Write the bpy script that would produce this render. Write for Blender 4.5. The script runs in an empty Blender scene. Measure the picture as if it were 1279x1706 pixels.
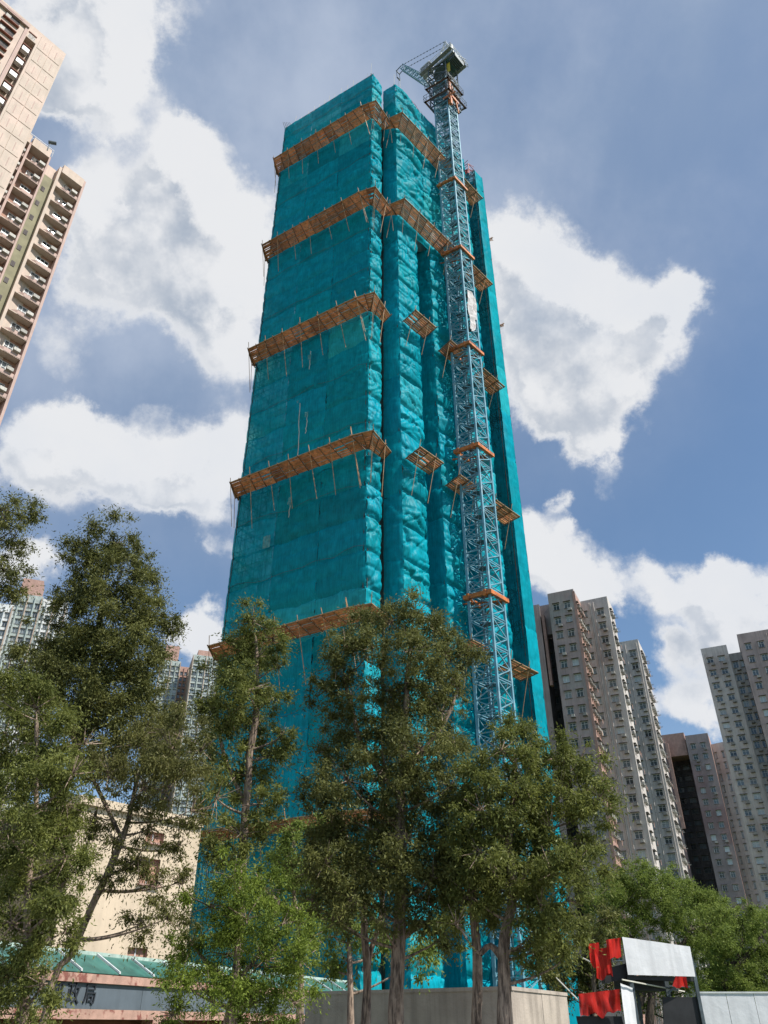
import bpy, math, random
import numpy as np
from mathutils import Vector, noise as mnoise
R = math.radians
rnd = random.Random(7)
nrg = np.random.default_rng(7)

# ------------------------------------------------------------------ camera
EYE = 1.65
FPX, CX, CY = 1290.0, 637.0, 853.0
PITCH = R(33.5)
CC, SS = math.cos(PITCH), math.sin(PITCH)
scene = bpy.context.scene
col = scene.collection
cam_d = bpy.data.cameras.new('camera')
cam = bpy.data.objects.new('camera', cam_d)
col.objects.link(cam)
cam.location = (0, 0, EYE)
cam.rotation_euler = (R(90) + PITCH, 0, 0)
cam_d.sensor_fit = 'VERTICAL'
cam_d.sensor_height = 24.0
cam_d.lens = 24.0 * FPX / 1706.0
cam_d.shift_x = (639.5 - CX) / 1706.0
cam_d.clip_start = 0.1
cam_d.clip_end = 4000
scene.camera = cam

# ------------------------------------------------------------------ light
SUN_EL, SUN_AZ = R(49), R(117)       # azimuth clockwise from the view's forward (+Y)
sun_dir = Vector((math.sin(SUN_AZ) * math.cos(SUN_EL), math.cos(SUN_AZ) * math.cos(SUN_EL), math.sin(SUN_EL)))
sun_d = bpy.data.lights.new('sun', 'SUN')
sun_d.energy = 5.0
sun_d.angle = R(0.55)
sun_d.color = (1.0, 0.95, 0.87)
sun = bpy.data.objects.new('sun', sun_d)
sun.rotation_euler = (-sun_dir).to_track_quat('-Z', 'Y').to_euler()
col.objects.link(sun)
scene.view_settings.view_transform = 'Standard'
scene.view_settings.look = 'None'
scene.view_settings.gamma = 1
scene.view_settings.exposure = 0.22
scene.view_settings.use_curve_mapping = False
scene.cycles.transparent_max_bounces = 24
scene.cycles.max_bounces = 6
scene.cycles.diffuse_bounces = 3


def dpx(px, py):
    """world direction through a pixel of the photograph"""
    u = (px - CX) / FPX
    v = (CY - py) / FPX
    return Vector((u, CC - v * SS, SS + v * CC))


def at(px, py, y):
    d = dpx(px, py)
    return Vector((0, 0, EYE)) + d * (y / d.y)


# ------------------------------------------------------------------ node helpers
class NT:
    def __init__(s, tree):
        s.t = tree

    def n(s, typ, inputs=None, **props):
        nd = s.t.nodes.new(typ)
        for k, v in props.items():
            setattr(nd, k, v)
        for k, v in (inputs or {}).items():
            s.set(nd.inputs[k], v)
        return nd

    def set(s, sock, v):
        if isinstance(v, bpy.types.NodeSocket):
            s.t.links.new(v, sock)
        else:
            if isinstance(v, (tuple, list)) and len(v) == 3 and sock.type == 'RGBA':
                v = (*v, 1)
            sock.default_value = v

    def m(s, op, a, b=0.5, c=0.5, clamp=False):
        nd = s.n('ShaderNodeMath', {0: a, 1: b, 2: c}, operation=op, use_clamp=clamp)
        return nd.outputs[0]

    def vm(s, op, a, b=(0, 0, 0), scale=None):
        nd = s.n('ShaderNodeVectorMath', {0: a, 1: b}, operation=op)
        if scale is not None:
            s.set(nd.inputs['Scale'], scale)
        return nd.outputs['Value'] if op in ('DOT_PRODUCT', 'LENGTH') else nd.outputs[0]

    def noise(s, vec, scale, detail=4, rough=0.5, out=0):
        nd = s.n('ShaderNodeTexNoise', {'Scale': scale, 'Detail': detail, 'Roughness': rough})
        if vec is not None:
            s.set(nd.inputs['Vector'], vec)
        return nd.outputs[out]

    def mix(s, f, a, b):
        nd = s.n('ShaderNodeMix', data_type='RGBA')
        s.set(nd.inputs[0], f)
        s.set(nd.inputs[6], a)
        s.set(nd.inputs[7], b)
        return nd.outputs[2]

    def ramp(s, f, lo, hi, a=0.0, b=1.0, smooth=True):
        nd = s.n('ShaderNodeMapRange', {0: f, 1: lo, 2: hi, 3: a, 4: b})
        nd.interpolation_type = 'SMOOTHSTEP' if smooth else 'LINEAR'
        return nd.outputs[0]


# ------------------------------------------------------------------ world
world = bpy.data.worlds.new('World')
scene.world = world
world.use_nodes = True
wt = world.node_tree
wt.nodes.clear()
w = NT(wt)
SKY_STRENGTH = 0.085      # clouds and veil below are given as display radiance
gen = w.n('ShaderNodeTexCoord').outputs['Generated']
sky = w.n('ShaderNodeTexSky')
sky.sky_type = 'NISHITA'
sky.sun_disc = False
sky.sun_elevation = SUN_EL
sky.sun_rotation = SUN_AZ
sky.air_density = 1.0
sky.dust_density = 0.6
sky.ozone_density = 2.2

CUMULUS = [  # px, py, radius in px, weight
    (170, 50, 95, 1.), (215, 20, 80, 1.), (120, 150, 60, .9), (200, 150, 50, .8), (40, 60, 70, .8), (190, 235, 30, .6),
    (290, 250, 52, 1.), (330, 320, 75, 1.), (390, 400, 75, 1.), (270, 400, 80, .9), (180, 380, 75, .9), (180, 470, 70, .75),
    (370, 520, 70, .9), (410, 600, 45, .7), (120, 320, 45, .6), (300, 520, 55, .6),
    (120, 670, 42, .9), (150, 740, 60, 1.), (60, 740, 60, 1.), (220, 790, 65, 1.), (300, 780, 60, 1.), (380, 750, 60, 1.),
    (340, 840, 48, .8), (270, 850, 30, .7), (80, 930, 40, .9), (30, 960, 40, .7), (330, 1030, 34, .9), (300, 1075, 34, .9), (350, 1085, 30, .9),
    (385, 930, 25, .55), (340, 925, 20, .5),
    (850, 400, 62, 1.), (900, 470, 75, 1.), (870, 560, 80, 1.), (965, 490, 62, .95), (960, 570, 85, 1.), (900, 660, 65, 1.), (945, 720, 50, .95),
    (1040, 570, 75, .9), (1110, 540, 55, .85), (1150, 505, 38, .75), (1030, 660, 40, .6), (980, 740, 32, .7),
    (930, 848, 20, .72), (960, 885, 18, .55), (900, 930, 50, .95), (960, 960, 50, .95), (1005, 985, 32, .8), (860, 900, 40, .8),
    (1085, 975, 36, .8), (1130, 990, 25, .6), (1210, 960, 45, .95), (1260, 990, 55, .95), (1190, 1020, 40, .8), (1110, 1075, 36, .85),
    (1180, 1080, 42, .8), (1240, 1080, 40, .8), (1175, 1160, 40, .75), (1120, 1190, 30, .8), (1180, 1210, 34, .8), (1110, 1130, 26, .5),
    (100, 560, 40, .4), (350, 610, 45, .4), (60, 110, 60, .7), (250, 680, 30, .35), (420, 880, 30, .4), (1000, 800, 30, .25), (1150, 760, 30, .2), (640, 200, 60, .2),
    (1060, 1200, 30, .8),
]


def cloud_density(vec, detail):
    big = w.noise(vec, 5.0, 9, 0.66, out=1)
    warp = w.vm('SCALE', w.vm('SUBTRACT', big, (0.5, 0.5, 0.5)), scale=0.17)
    v2 = w.vm('NORMALIZE', w.vm('ADD', vec, warp))
    acc = None
    for px, py, r_, wt_ in CUMULUS:
        c0 = dpx(px, py).normalized()
        r2 = r_ * 0.92
        a = 0.25 * (dpx(px + r2, py).normalized().angle(c0) + dpx(px - r2, py).normalized().angle(c0)
                    + dpx(px, py + r2).normalized().angle(c0) + dpx(px, py - r2).normalized().angle(c0))
        k = math.log(2) / (1 - math.cos(a))
        g = w.m('EXPONENT', w.m('MULTIPLY_ADD', w.vm('DOT_PRODUCT', v2, tuple(c0)), k, -k))
        acc = w.m('MULTIPLY_ADD', g, wt_, 0.0 if acc is None else acc)
    acc = w.m('MINIMUM', acc, 1.25)
    fb = w.noise(vec, 9.0, detail, 0.6)
    # the rest of the sky, outside the picture, carries the same kind of broken cloud
    mid = dpx(640, 700).normalized()
    off = w.ramp(w.vm('DOT_PRODUCT', vec, tuple(mid)), 0.62, 0.74, 1.0, 0.0)
    gen_c = w.m('MULTIPLY', w.ramp(w.noise(vec, 2.6, 5, .55), 0.52, 0.68, 0.0, 1.0), off)
    acc = w.m('MAXIMUM', acc, gen_c)
    return w.m('ADD', acc, w.m('MULTIPLY_ADD', fb, 1.6, -0.80))


dens = cloud_density(gen, 10)
dens_s = cloud_density(w.vm('NORMALIZE', w.vm('ADD', gen, tuple(sun_dir * 0.055))), 5)
cov = w.ramp(dens, 0.27, 0.84)
lit = w.ramp(w.m('SUBTRACT', dens, w.m('MULTIPLY', dens_s, 0.92)), -0.30, 0.32)
thick = w.ramp(dens, 0.6, 1.35)
K = 1.0 / SKY_STRENGTH
white = tuple(K * c for c in (0.70, 0.71, 0.73))
grey = tuple(K * c for c in (0.33, 0.385, 0.47))
shade = w.m('MULTIPLY', thick, w.m('SUBTRACT', 1.0, lit))
ccol = w.mix(w.m('MULTIPLY', shade, 1.15, clamp=True), white, grey)
mott = w.noise(gen, 4.0, 6, .6)
ccol = w.mix(w.ramp(mott, 0.42, 0.72, 0.0, .32), ccol, tuple(K * c for c in (0.56, 0.61, 0.69)))
# high thin veil, thicker towards the top of the view
vx = w.n('ShaderNodeSeparateXYZ', {0: gen})
veil_n = w.noise(w.vm('MULTIPLY', gen, (2.2, 1.2, 1.0)), 3.0, 7, 0.55)
veil_h = w.ramp(w.m('ADD', vx.outputs[2], w.m('MULTIPLY', vx.outputs[0], -0.35)), 0.36, 0.84, 0.16, 0.98)
veil_h = w.m('MULTIPLY', veil_h, w.ramp(w.vm('DOT_PRODUCT', gen, tuple(dpx(640, 500).normalized())), .35, .80, .22, 1.0))
veil = w.m('MULTIPLY', veil_h, w.ramp(veil_n, 0.25, 0.70, 0.62, 1.0))
base = w.mix(0.0, sky.outputs[0], sky.outputs[0])
hsv = w.n('ShaderNodeHueSaturation', {'Hue': .497, 'Saturation': 1.08, 'Value': 1.45, 'Color': base})
veil_c = w.mix(w.ramp(w.noise(gen, 3.3, 6, .6), .35, .7), tuple(K * c for c in (0.245, 0.325, 0.465)), tuple(K * c for c in (0.39, 0.455, 0.575)))
skyc = w.mix(veil, hsv.outputs[0], veil_c)
final = w.mix(cov, skyc, ccol)
bg = w.n('ShaderNodeBackground', {'Color': final, 'Strength': SKY_STRENGTH})
wo = w.n('ShaderNodeOutputWorld', {'Surface': bg.outputs[0]})


# ------------------------------------------------------------------ materials
def new_mat(name):
    m = bpy.data.materials.new(name)
    m.use_nodes = True
    m.node_tree.nodes.clear()
    n = NT(m.node_tree)
    out = n.n('ShaderNodeOutputMaterial')
    return m, n, out


def pbr(name, c, rough=.75, var=.25, scale=3.0, metal=0.0, bump=0.0, bscale=30.0, streak=0.0, objvar=0.0, spec=.4, tint=None, tmask=(.45, .65), tscale=.5):
    m, n, out = new_mat(name)
    tc = n.n('ShaderNodeTexCoord').outputs['Object']
    geo = n.n('ShaderNodeNewGeometry')
    pos = geo.outputs['Position']
    f = n.ramp(n.noise(pos, scale, 6, .6), .3, .7, 1 - var, 1 + var)
    if streak:
        sv = n.vm('MULTIPLY', pos, (2.4, 2.4, .09))
        f = n.m('MULTIPLY', f, n.ramp(n.noise(sv, 1.6, 5, .6), .42, .68, 1.0, 1 - streak))
    if objvar:
        oi = n.n('ShaderNodeObjectInfo').outputs['Random']
        f = n.m('MULTIPLY', f, n.m('MULTIPLY_ADD', oi, 2 * objvar, 1 - objvar))
    cc = c
    if tint is not None:
        cc = n.mix(n.ramp(n.noise(pos, tscale, 5, .6), *tmask), c, tint)
        cc = n.vm('SCALE', cc, scale=f)
    else:
        cc = n.vm('SCALE', tuple(c), scale=f)
    b = n.n('ShaderNodeBsdfPrincipled', {'Base Color': cc, 'Roughness': rough, 'Metallic': metal, 'Specular IOR Level': spec})
    if bump:
        bn = n.n('ShaderNodeBump', {'Strength': bump, 'Distance': .05, 'Height': n.noise(pos, bscale, 5, .6)})
        n.set(b.inputs['Normal'], bn.outputs[0])
    n.set(out.inputs[0], b.outputs[0])
    return m


def net_mat(name, c, transp, tl=.35):
    """woven debris netting: diffuse cloth, some light through it, tiny holes"""
    m, n, out = new_mat(name)
    pos = n.n('ShaderNodeNewGeometry').outputs['Position']
    oi = n.n('ShaderNodeObjectInfo').outputs['Random']
    f = n.ramp(n.noise(pos, .9, 6, .6), .3, .7, .84, 1.14)
    vs = n.vm('MULTIPLY', pos, (5.5, 5.5, .35))
    f = n.m('MULTIPLY', f, n.ramp(n.noise(vs, 1.5, 4, .6), .3, .75, 1.14, .80))
    f = n.m('MULTIPLY', f, n.m('MULTIPLY_ADD', oi, .22, .89))
    dust = n.ramp(n.noise(pos, .32, 6, .65), .60, .80, 0, .22)
    cc = n.mix(dust, c, (.16, .36, .33))
    oi2 = n.m('FRACT', n.m('MULTIPLY', oi, 7.13))
    cc = n.mix(n.m('MULTIPLY', oi2, .35), cc, (c[0] + .0, c[1] * .82, c[2] * 1.10))
    cc = n.vm('SCALE', cc, scale=f)
    bn = n.n('ShaderNodeBump', {'Strength': .22, 'Distance': .08, 'Height': n.noise(n.vm('MULTIPLY', pos, (3, 3, .8)), 2.6, 6, .62)})
    d = n.n('ShaderNodeBsdfDiffuse', {'Color': cc, 'Normal': bn.outputs[0]})
    g = n.n('ShaderNodeBsdfGlossy', {'Color': (.6, .75, .75, 1), 'Roughness': .42, 'Normal': bn.outputs[0]})
    t = n.n('ShaderNodeBsdfTranslucent', {'Color': cc, 'Normal': bn.outputs[0]})
    mx = n.n('ShaderNodeMixShader', {0: tl, 1: d.outputs[0], 2: t.outputs[0]})
    mg = n.n('ShaderNodeMixShader', {0: .012, 1: mx.outputs[0], 2: g.outputs[0]})
    tr = n.n('ShaderNodeBsdfTransparent', {'Color': (.55, .95, .93, 1)})
    ta = n.ramp(n.noise(pos, .25, 4, .6), .35, .7, transp * .5, transp * 1.5)
    mt = n.n('ShaderNodeMixShader', {0: ta, 1: mg.outputs[0], 2: tr.outputs[0]})
    n.set(out.inputs[0], mt.outputs[0])
    return m


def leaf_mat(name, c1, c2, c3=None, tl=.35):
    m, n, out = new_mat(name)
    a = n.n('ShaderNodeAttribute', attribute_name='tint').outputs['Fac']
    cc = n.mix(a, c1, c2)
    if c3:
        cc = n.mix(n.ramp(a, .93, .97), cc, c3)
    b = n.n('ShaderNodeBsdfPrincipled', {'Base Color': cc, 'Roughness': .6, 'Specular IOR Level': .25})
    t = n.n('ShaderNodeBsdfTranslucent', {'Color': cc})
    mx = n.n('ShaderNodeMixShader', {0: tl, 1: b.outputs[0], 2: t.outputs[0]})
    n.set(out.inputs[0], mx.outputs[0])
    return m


def bark_mat(name, c1, c2):
    m, n, out = new_mat(name)
    pos = n.n('ShaderNodeNewGeometry').outputs['Position']
    v = n.vm('MULTIPLY', pos, (1, 1, .16))
    nz = n.noise(v, 17, 8, .65)
    big = n.noise(pos, 2.2, 4, .6)
    cc = n.mix(n.ramp(nz, .36, .64), c1, c2)
    cc = n.mix(n.ramp(big, .5, .75, 0, .6), cc, tuple(x * 1.45 for x in c2))
    bn = n.n('ShaderNodeBump', {'Strength': .95, 'Distance': .05, 'Height': nz})
    b = n.n('ShaderNodeBsdfPrincipled', {'Base Color': cc, 'Roughness': .9, 'Normal': bn.outputs[0]})
    n.set(out.inputs[0], b.outputs[0])
    return m


def glass_mat(name, c, rough=.08):
    m, n, out = new_mat(name)
    pos = n.n('ShaderNodeNewGeometry').outputs['Position']
    oi = n.n('ShaderNodeObjectInfo').outputs['Random']
    f = n.m('MULTIPLY_ADD', oi, 1.6, .35)
    b = n.n('ShaderNodeBsdfPrincipled', {'Base Color': n.vm('SCALE', tuple(c), scale=f), 'Roughness': rough, 'Specular IOR Level': .8})
    n.set(out.inputs[0], b.outputs[0])
    return m


M = {}
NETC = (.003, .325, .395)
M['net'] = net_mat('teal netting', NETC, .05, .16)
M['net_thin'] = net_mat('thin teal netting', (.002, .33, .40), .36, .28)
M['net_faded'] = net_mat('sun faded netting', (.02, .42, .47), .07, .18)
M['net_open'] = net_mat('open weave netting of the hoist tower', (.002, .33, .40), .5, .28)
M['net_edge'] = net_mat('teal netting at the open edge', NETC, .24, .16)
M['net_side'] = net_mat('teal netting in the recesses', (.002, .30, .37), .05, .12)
M['red_net'] = net_mat('red netting', (.62, .03, .022), .08, .35)
M['white_sheet'] = pbr('white tarpaulin', (.68, .69, .71), .5, .05, 1.3, bump=.3, bscale=3, streak=.12)
M['black_sheet'] = pbr('black hoarding', (.022, .023, .026), .6, .3, 2)
M['bamboo'] = pbr('bamboo', (.78, .32, .15), .7, .32, 2.5, objvar=.3, bump=.3, bscale=18, tint=(.50, .19, .10), tmask=(.45, .70), tscale=.45)
M['pole'] = pbr('bamboo pole', (.40, .25, .13), .6, .25, 3, objvar=.2)
M['brown_pole'] = pbr('brown bamboo pole', (.22, .115, .06), .7, .3, 3, objvar=.2)
M['dark_pole'] = pbr('dark scaffold pole', (.07, .055, .045), .7, .3, 2)
M['steel_blue'] = pbr('pale blue mast paint', (.15, .33, .41), .45, .18, 1.5, metal=.1, spec=.5, tint=(.32, .45, .50), tmask=(.52, .72), tscale=1.1)
M['steel_dark'] = pbr('dark galvanised steel', (.10, .125, .14), .55, .3, 2, metal=.3)
M['steel_white'] = pbr('white painted steel', (.62, .64, .64), .45, .15, 2)
M['orange'] = pbr('orange painted steel', (.58, .17, .035), .55, .25, 3, tint=(.30, .10, .05), tscale=2)
M['red_steel'] = pbr('red painted steel', (.36, .035, .04), .55, .25, 3)
M['machine_green'] = pbr('grey green machine cover', (.10, .19, .185), .5, .2, 2)
M['yellow'] = pbr('yellow paint', (.55, .42, .03), .5, .2, 2)
M['rope'] = pbr('pale rope', (.60, .58, .50), .8, .1)
M['concrete'] = pbr('raw concrete', (.30, .28, .265), .85, .2, .8, bump=.3, streak=.3)
M['wall_conc'] = pbr('beige rendered wall', (.42, .36, .30), .85, .16, .8, bump=.35, bscale=14, streak=.22)
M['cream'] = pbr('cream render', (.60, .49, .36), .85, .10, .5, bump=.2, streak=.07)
M['cream_shaded'] = pbr('shade painted cream render', (.42, .31, .20), .85, .12, .5, streak=.1)  # darker copy of the cream, shade of the unlit walls put into colour
M['pink_wall'] = pbr('grey pink render', (.43, .345, .325), .85, .14, .35, streak=.22, tint=(.37, .36, .335), tmask=(.5, .62), tscale=.09)
M['grey_wall'] = pbr('off white render', (.56, .52, .49), .85, .1, .5, streak=.2, tint=(.46, .39, .36), tmask=(.55, .68), tscale=.12)
M['mauve_wall'] = pbr('dull mauve render', (.33, .275, .27), .85, .14, .35, streak=.15, tint=(.29, .20, .195), tmask=(.5, .62), tscale=.06)
M['rose_trim'] = pbr('salmon trim', (.42, .265, .22), .8, .15, 1.5, streak=.15)
M['recess'] = pbr('shade painted recess wall', (.12, .105, .105), .9, .3, .9, streak=.3)  # dark base paints the recess shade into the colour, with random streaks
M['beige_tower'] = pbr('beige mosaic', (.56, .465, .39), .8, .08, .6, bump=.15, streak=.08, tint=(.58, .46, .39), tmask=(.45, .6), tscale=.3)
M['pink_tower'] = pbr('pale pink mosaic', (.48, .35, .31), .8, .1, .8)
M['brown_wall'] = pbr('red brown wall', (.22, .085, .06), .8, .2, 1.2)
M['balcony_wall'] = pbr('dusky pink balcony wall', (.40, .23, .17), .8, .2, 1.2)
M['olive'] = pbr('olive green mosaic', (.24, .225, .14), .8, .15, .8)
M['frame'] = pbr('white window frame', (.62, .64, .64), .5, .15, 3)
M['glass'] = glass_mat('window glass', (.07, .09, .10))
M['glass_pale'] = glass_mat('pale curtained glass', (.30, .34, .35), .25)
M['ac'] = pbr('air conditioner casing', (.34, .33, .30), .6, .25, 5, objvar=.3)
M['hood'] = pbr('stained concrete hood', (.16, .145, .135), .85, .3, 2)
M['teal_glass'] = pbr('blue green glazing', (.36, .41, .39), .35, .2, .8)
M['tan_trim'] = pbr('tan cladding', (.42, .33, .27), .8, .1)
M['canopy_glass'] = pbr('green canopy glass', (.05, .15, .12), .35, .3, 1.4, spec=.7, bump=.1)
M['fascia'] = pbr('grey fascia panel', (.115, .14, .165), .42, .12, .9, streak=.1)
M['letter'] = pbr('bronze lettering', (.028, .032, .04), .5, .1)
M['salmon'] = pbr('peeling salmon paint', (.46, .285, .225), .75, .18, 2.0, tint=(.24, .09, .07), tmask=(.52, .62), tscale=2.2, bump=.3)
M['asphalt'] = pbr('asphalt', (.05, .05, .052), .9, .3, 1.5, bump=.4)
M['paving'] = pbr('grey paving', (.24, .23, .215), .85, .2, 1.1, bump=.3)
M['grass'] = pbr('grass', (.06, .09, .03), .95, .35, .6)
M['bark'] = bark_mat('flaky bark', (.085, .06, .045), (.40, .30, .225))
M['bark_dark'] = bark_mat('dark bark', (.02, .016, .013), (.10, .075, .055))
M['leaf'] = leaf_mat('olive leaves', (.070, .092, .022), (.27, .29, .070), (.36, .38, .17), .42)
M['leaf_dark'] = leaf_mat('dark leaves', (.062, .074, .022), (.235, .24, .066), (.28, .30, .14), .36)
M['leaf_bright'] = leaf_mat('yellow green leaves', (.075, .12, .020), (.29, .37, .055), (.34, .38, .12), .42)
M['leaf_warm'] = leaf_mat('brownish olive leaves', (.065, .072, .022), (.23, .225, .065), (.36, .33, .17), .4)
M['leaf_feather'] = leaf_mat('feathery green leaves', (.10, .145, .03), (.30, .37, .08), None, .45)


# ------------------------------------------------------------------ mesh builder
class MB:
    def __init__(s):
        s.v, s.f, s.m = [], [], []

    def quad(s, a, b, c, d, m=0):
        i = len(s.v)
        s.v += [tuple(a), tuple(b), tuple(c), tuple(d)]
        s.f.append((i, i + 1, i + 2, i + 3))
        s.m.append(m)

    def box(s, o, ax, ay, az, m=0):
        """box from corner o spanned by three vectors"""
        o, ax, ay, az = map(Vector, (o, ax, ay, az))
        i = len(s.v)
        for k in range(8):
            s.v.append(tuple(o + ax * (k & 1) + ay * ((k >> 1) & 1) + az * ((k >> 2) & 1)))
        for q in ((0, 2, 3, 1), (4, 5, 7, 6), (0, 1, 5, 4), (2, 6, 7, 3), (0, 4, 6, 2), (1, 3, 7, 5)):
            s.f.append(tuple(i + k for k in q))
            s.m.append(m)

    def cbox(s, c, ax, ay, az, m=0):
        c, ax, ay, az = map(Vector, (c, ax, ay, az))
        s.box(c - (ax + ay + az) / 2, ax, ay, az, m)

    def tube(s, p, q, r, n=4, r2=None, m=0, cap=True):
        p, q = Vector(p), Vector(q)
        d = q - p
        if d.length < 1e-6:
            return
        d.normalize()
        a = d.cross(Vector((0, 0, 1)))
        if a.length < .05:
            a = d.cross(Vector((1, 0, 0)))
        a.normalize()
        b = d.cross(a)
        r2 = r if r2 is None else r2
        i = len(s.v)
        for k in range(n):
            t = 2 * math.pi * (k + .5) / n
            o = a * math.cos(t) + b * math.sin(t)
            s.v.append(tuple(p + o * r))
            s.v.append(tuple(q + o * r2))
        for k in range(n):
            j = (k + 1) % n
            s.f.append((i + 2 * k, i + 2 * j, i + 2 * j + 1, i + 2 * k + 1))
            s.m.append(m)
        if cap:
            s.f.append(tuple(i + 2 * k for k in range(n))[::-1])
            s.f.append(tuple(i + 2 * k + 1 for k in range(n)))
            s.m += [m, m]

    def path(s, pts, rs, n=8, m=0, rough=0.0, seed=0):
        """smooth tapered tube through points"""
        pts = [Vector(p) for p in pts]
        i0 = len(s.v)
        for j, p in enumerate(pts):
            d = (pts[min(j + 1, len(pts) - 1)] - pts[max(j - 1, 0)]).normalized()
            a = d.cross(Vector((.3, 1, 0))).normalized()
            b = d.cross(a)
            for k in range(n):
                t = 2 * math.pi * k / n
                rr = rs[j]
                if rough:
                    rr *= 1 + rough * mnoise.noise(Vector((math.cos(t) * 2.2, math.sin(t) * 2.2, p.z * 1.1 + seed))) \
                        + rough * .8 * mnoise.noise(Vector((math.cos(t) * 6, math.sin(t) * 6, p.z * .8 + seed)))
                s.v.append(tuple(p + (a * math.cos(t) + b * math.sin(t)) * rr))
        for j in range(len(pts) - 1):
            for k in range(n):
                k2 = (k + 1) % n
                s.f.append((i0 + j * n + k, i0 + j * n + k2, i0 + (j + 1) * n + k2, i0 + (j + 1) * n + k))
                s.m.append(m)

    def mesh(s, name, mats, smooth=False):
        me = bpy.data.meshes.new(name)
        me.from_pydata(s.v, [], s.f)
        for mm in (mats if isinstance(mats, (list, tuple)) else [mats]):
            me.materials.append(mm)
        me.polygons.foreach_set('material_index', s.m)
        if smooth:
            me.polygons.foreach_set('use_smooth', [True] * len(s.f))
        me.update()
        return me

    def build(s, name, mats, parent=None, smooth=False, kind=None):
        return place(name, s.mesh(name, mats, smooth), parent, kind=kind)


def place(name, me, parent=None, loc=None, rot=None, kind=None, scale=None):
    o = bpy.data.objects.new(name, me)
    col.objects.link(o)
    if parent is not None:
        o.parent = parent
        if parent.type == 'EMPTY' and loc is None:
            # the part's mesh is in world coordinates; bring it back to the parent's frame
            o.matrix_parent_inverse = parent_inverse(parent)
        elif loc is not None:
            o.matrix_parent_inverse = parent_inverse(parent)
        else:
            o.matrix_parent_inverse = parent_inverse(parent)
    if loc is not None:
        o.location = loc
    if rot is not None:
        o.rotation_euler = rot
    if scale is not None:
        o.scale = scale
    if kind:
        o['kind'] = kind
    return o


def world_mat(o):
    mt = o.matrix_basis.copy()
    if o.parent:
        return world_mat(o.parent) @ o.matrix_parent_inverse @ mt
    return mt


def parent_inverse(p):
    return world_mat(p).inverted()


def thing(name, label, cat, loc, group=None):
    o = bpy.data.objects.new(name, None)
    o.empty_display_size = .5
    col.objects.link(o)
    o.location = loc
    o['label'] = label
    o['category'] = cat
    if group:
        o['group'] = group
    return o


def tag(o, label=None, cat=None, group=None, kind=None):
    if label: o['label'] = label
    if cat: o['category'] = cat
    if group: o['group'] = group
    if kind: o['kind'] = kind
    return o


def V2(a, z=0.0):
    return Vector((a[0], a[1], z))


# ------------------------------------------------------------------ ground
g = MB()
g.quad((-1500, -300, -.02), (1500, -300, -.02), (1500, 2500, -.02), (-1500, 2500, -.02))
g.build('ground', M['grass'], kind='structure')
g = MB()
g.box((-60, -12, -.015), (130, 0, 0), (0, 21, 0), (0, 0, .015))
g.build('road', M['asphalt'], kind='structure')
g = MB()
g.box((-60, 9, -.015), (130, 0, 0), (0, 17, 0), (0, 0, .135))
g.build('pavement', M['paving'], kind='structure')

# ------------------------------------------------------------------ the netted tower
EL = Vector((-.857, .515, 0)).normalized()      # along the left face, away from the front corner
ER = Vector((.66, .75, 0)).normalized()         # along the right face
E2 = Vector((.68, .733, 0)).normalized()
A = Vector((-1.5, 60, 0))
Cc = Vector((1.9, 61.4, 0))
ROOF = 118 + EYE
LV = [z + EYE for z in (105.2, 85.6, 66.4, 46.9, 28.5, 12.3)]   # catch platform levels
rows_z = [0.0, 4.6, 9.3, LV[5]]
for hi, lo in ((4, 5), (3, 4), (2, 3), (1, 2), (0, 1)):
    for k in range(1, 6):
        rows_z.append(LV[lo] + (LV[hi] - LV[lo]) * k / 5)
rows_z += [LV[0] + 4.8, LV[0] + 9.2, ROOF]


def nrm_out(d, away):
    n = Vector((d.y, -d.x, 0)).normalized()
    return n if n.dot(away) > 0 else -n


def fnoise(x, y, z):
    return mnoise.noise(Vector((x, y, z)))


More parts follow.
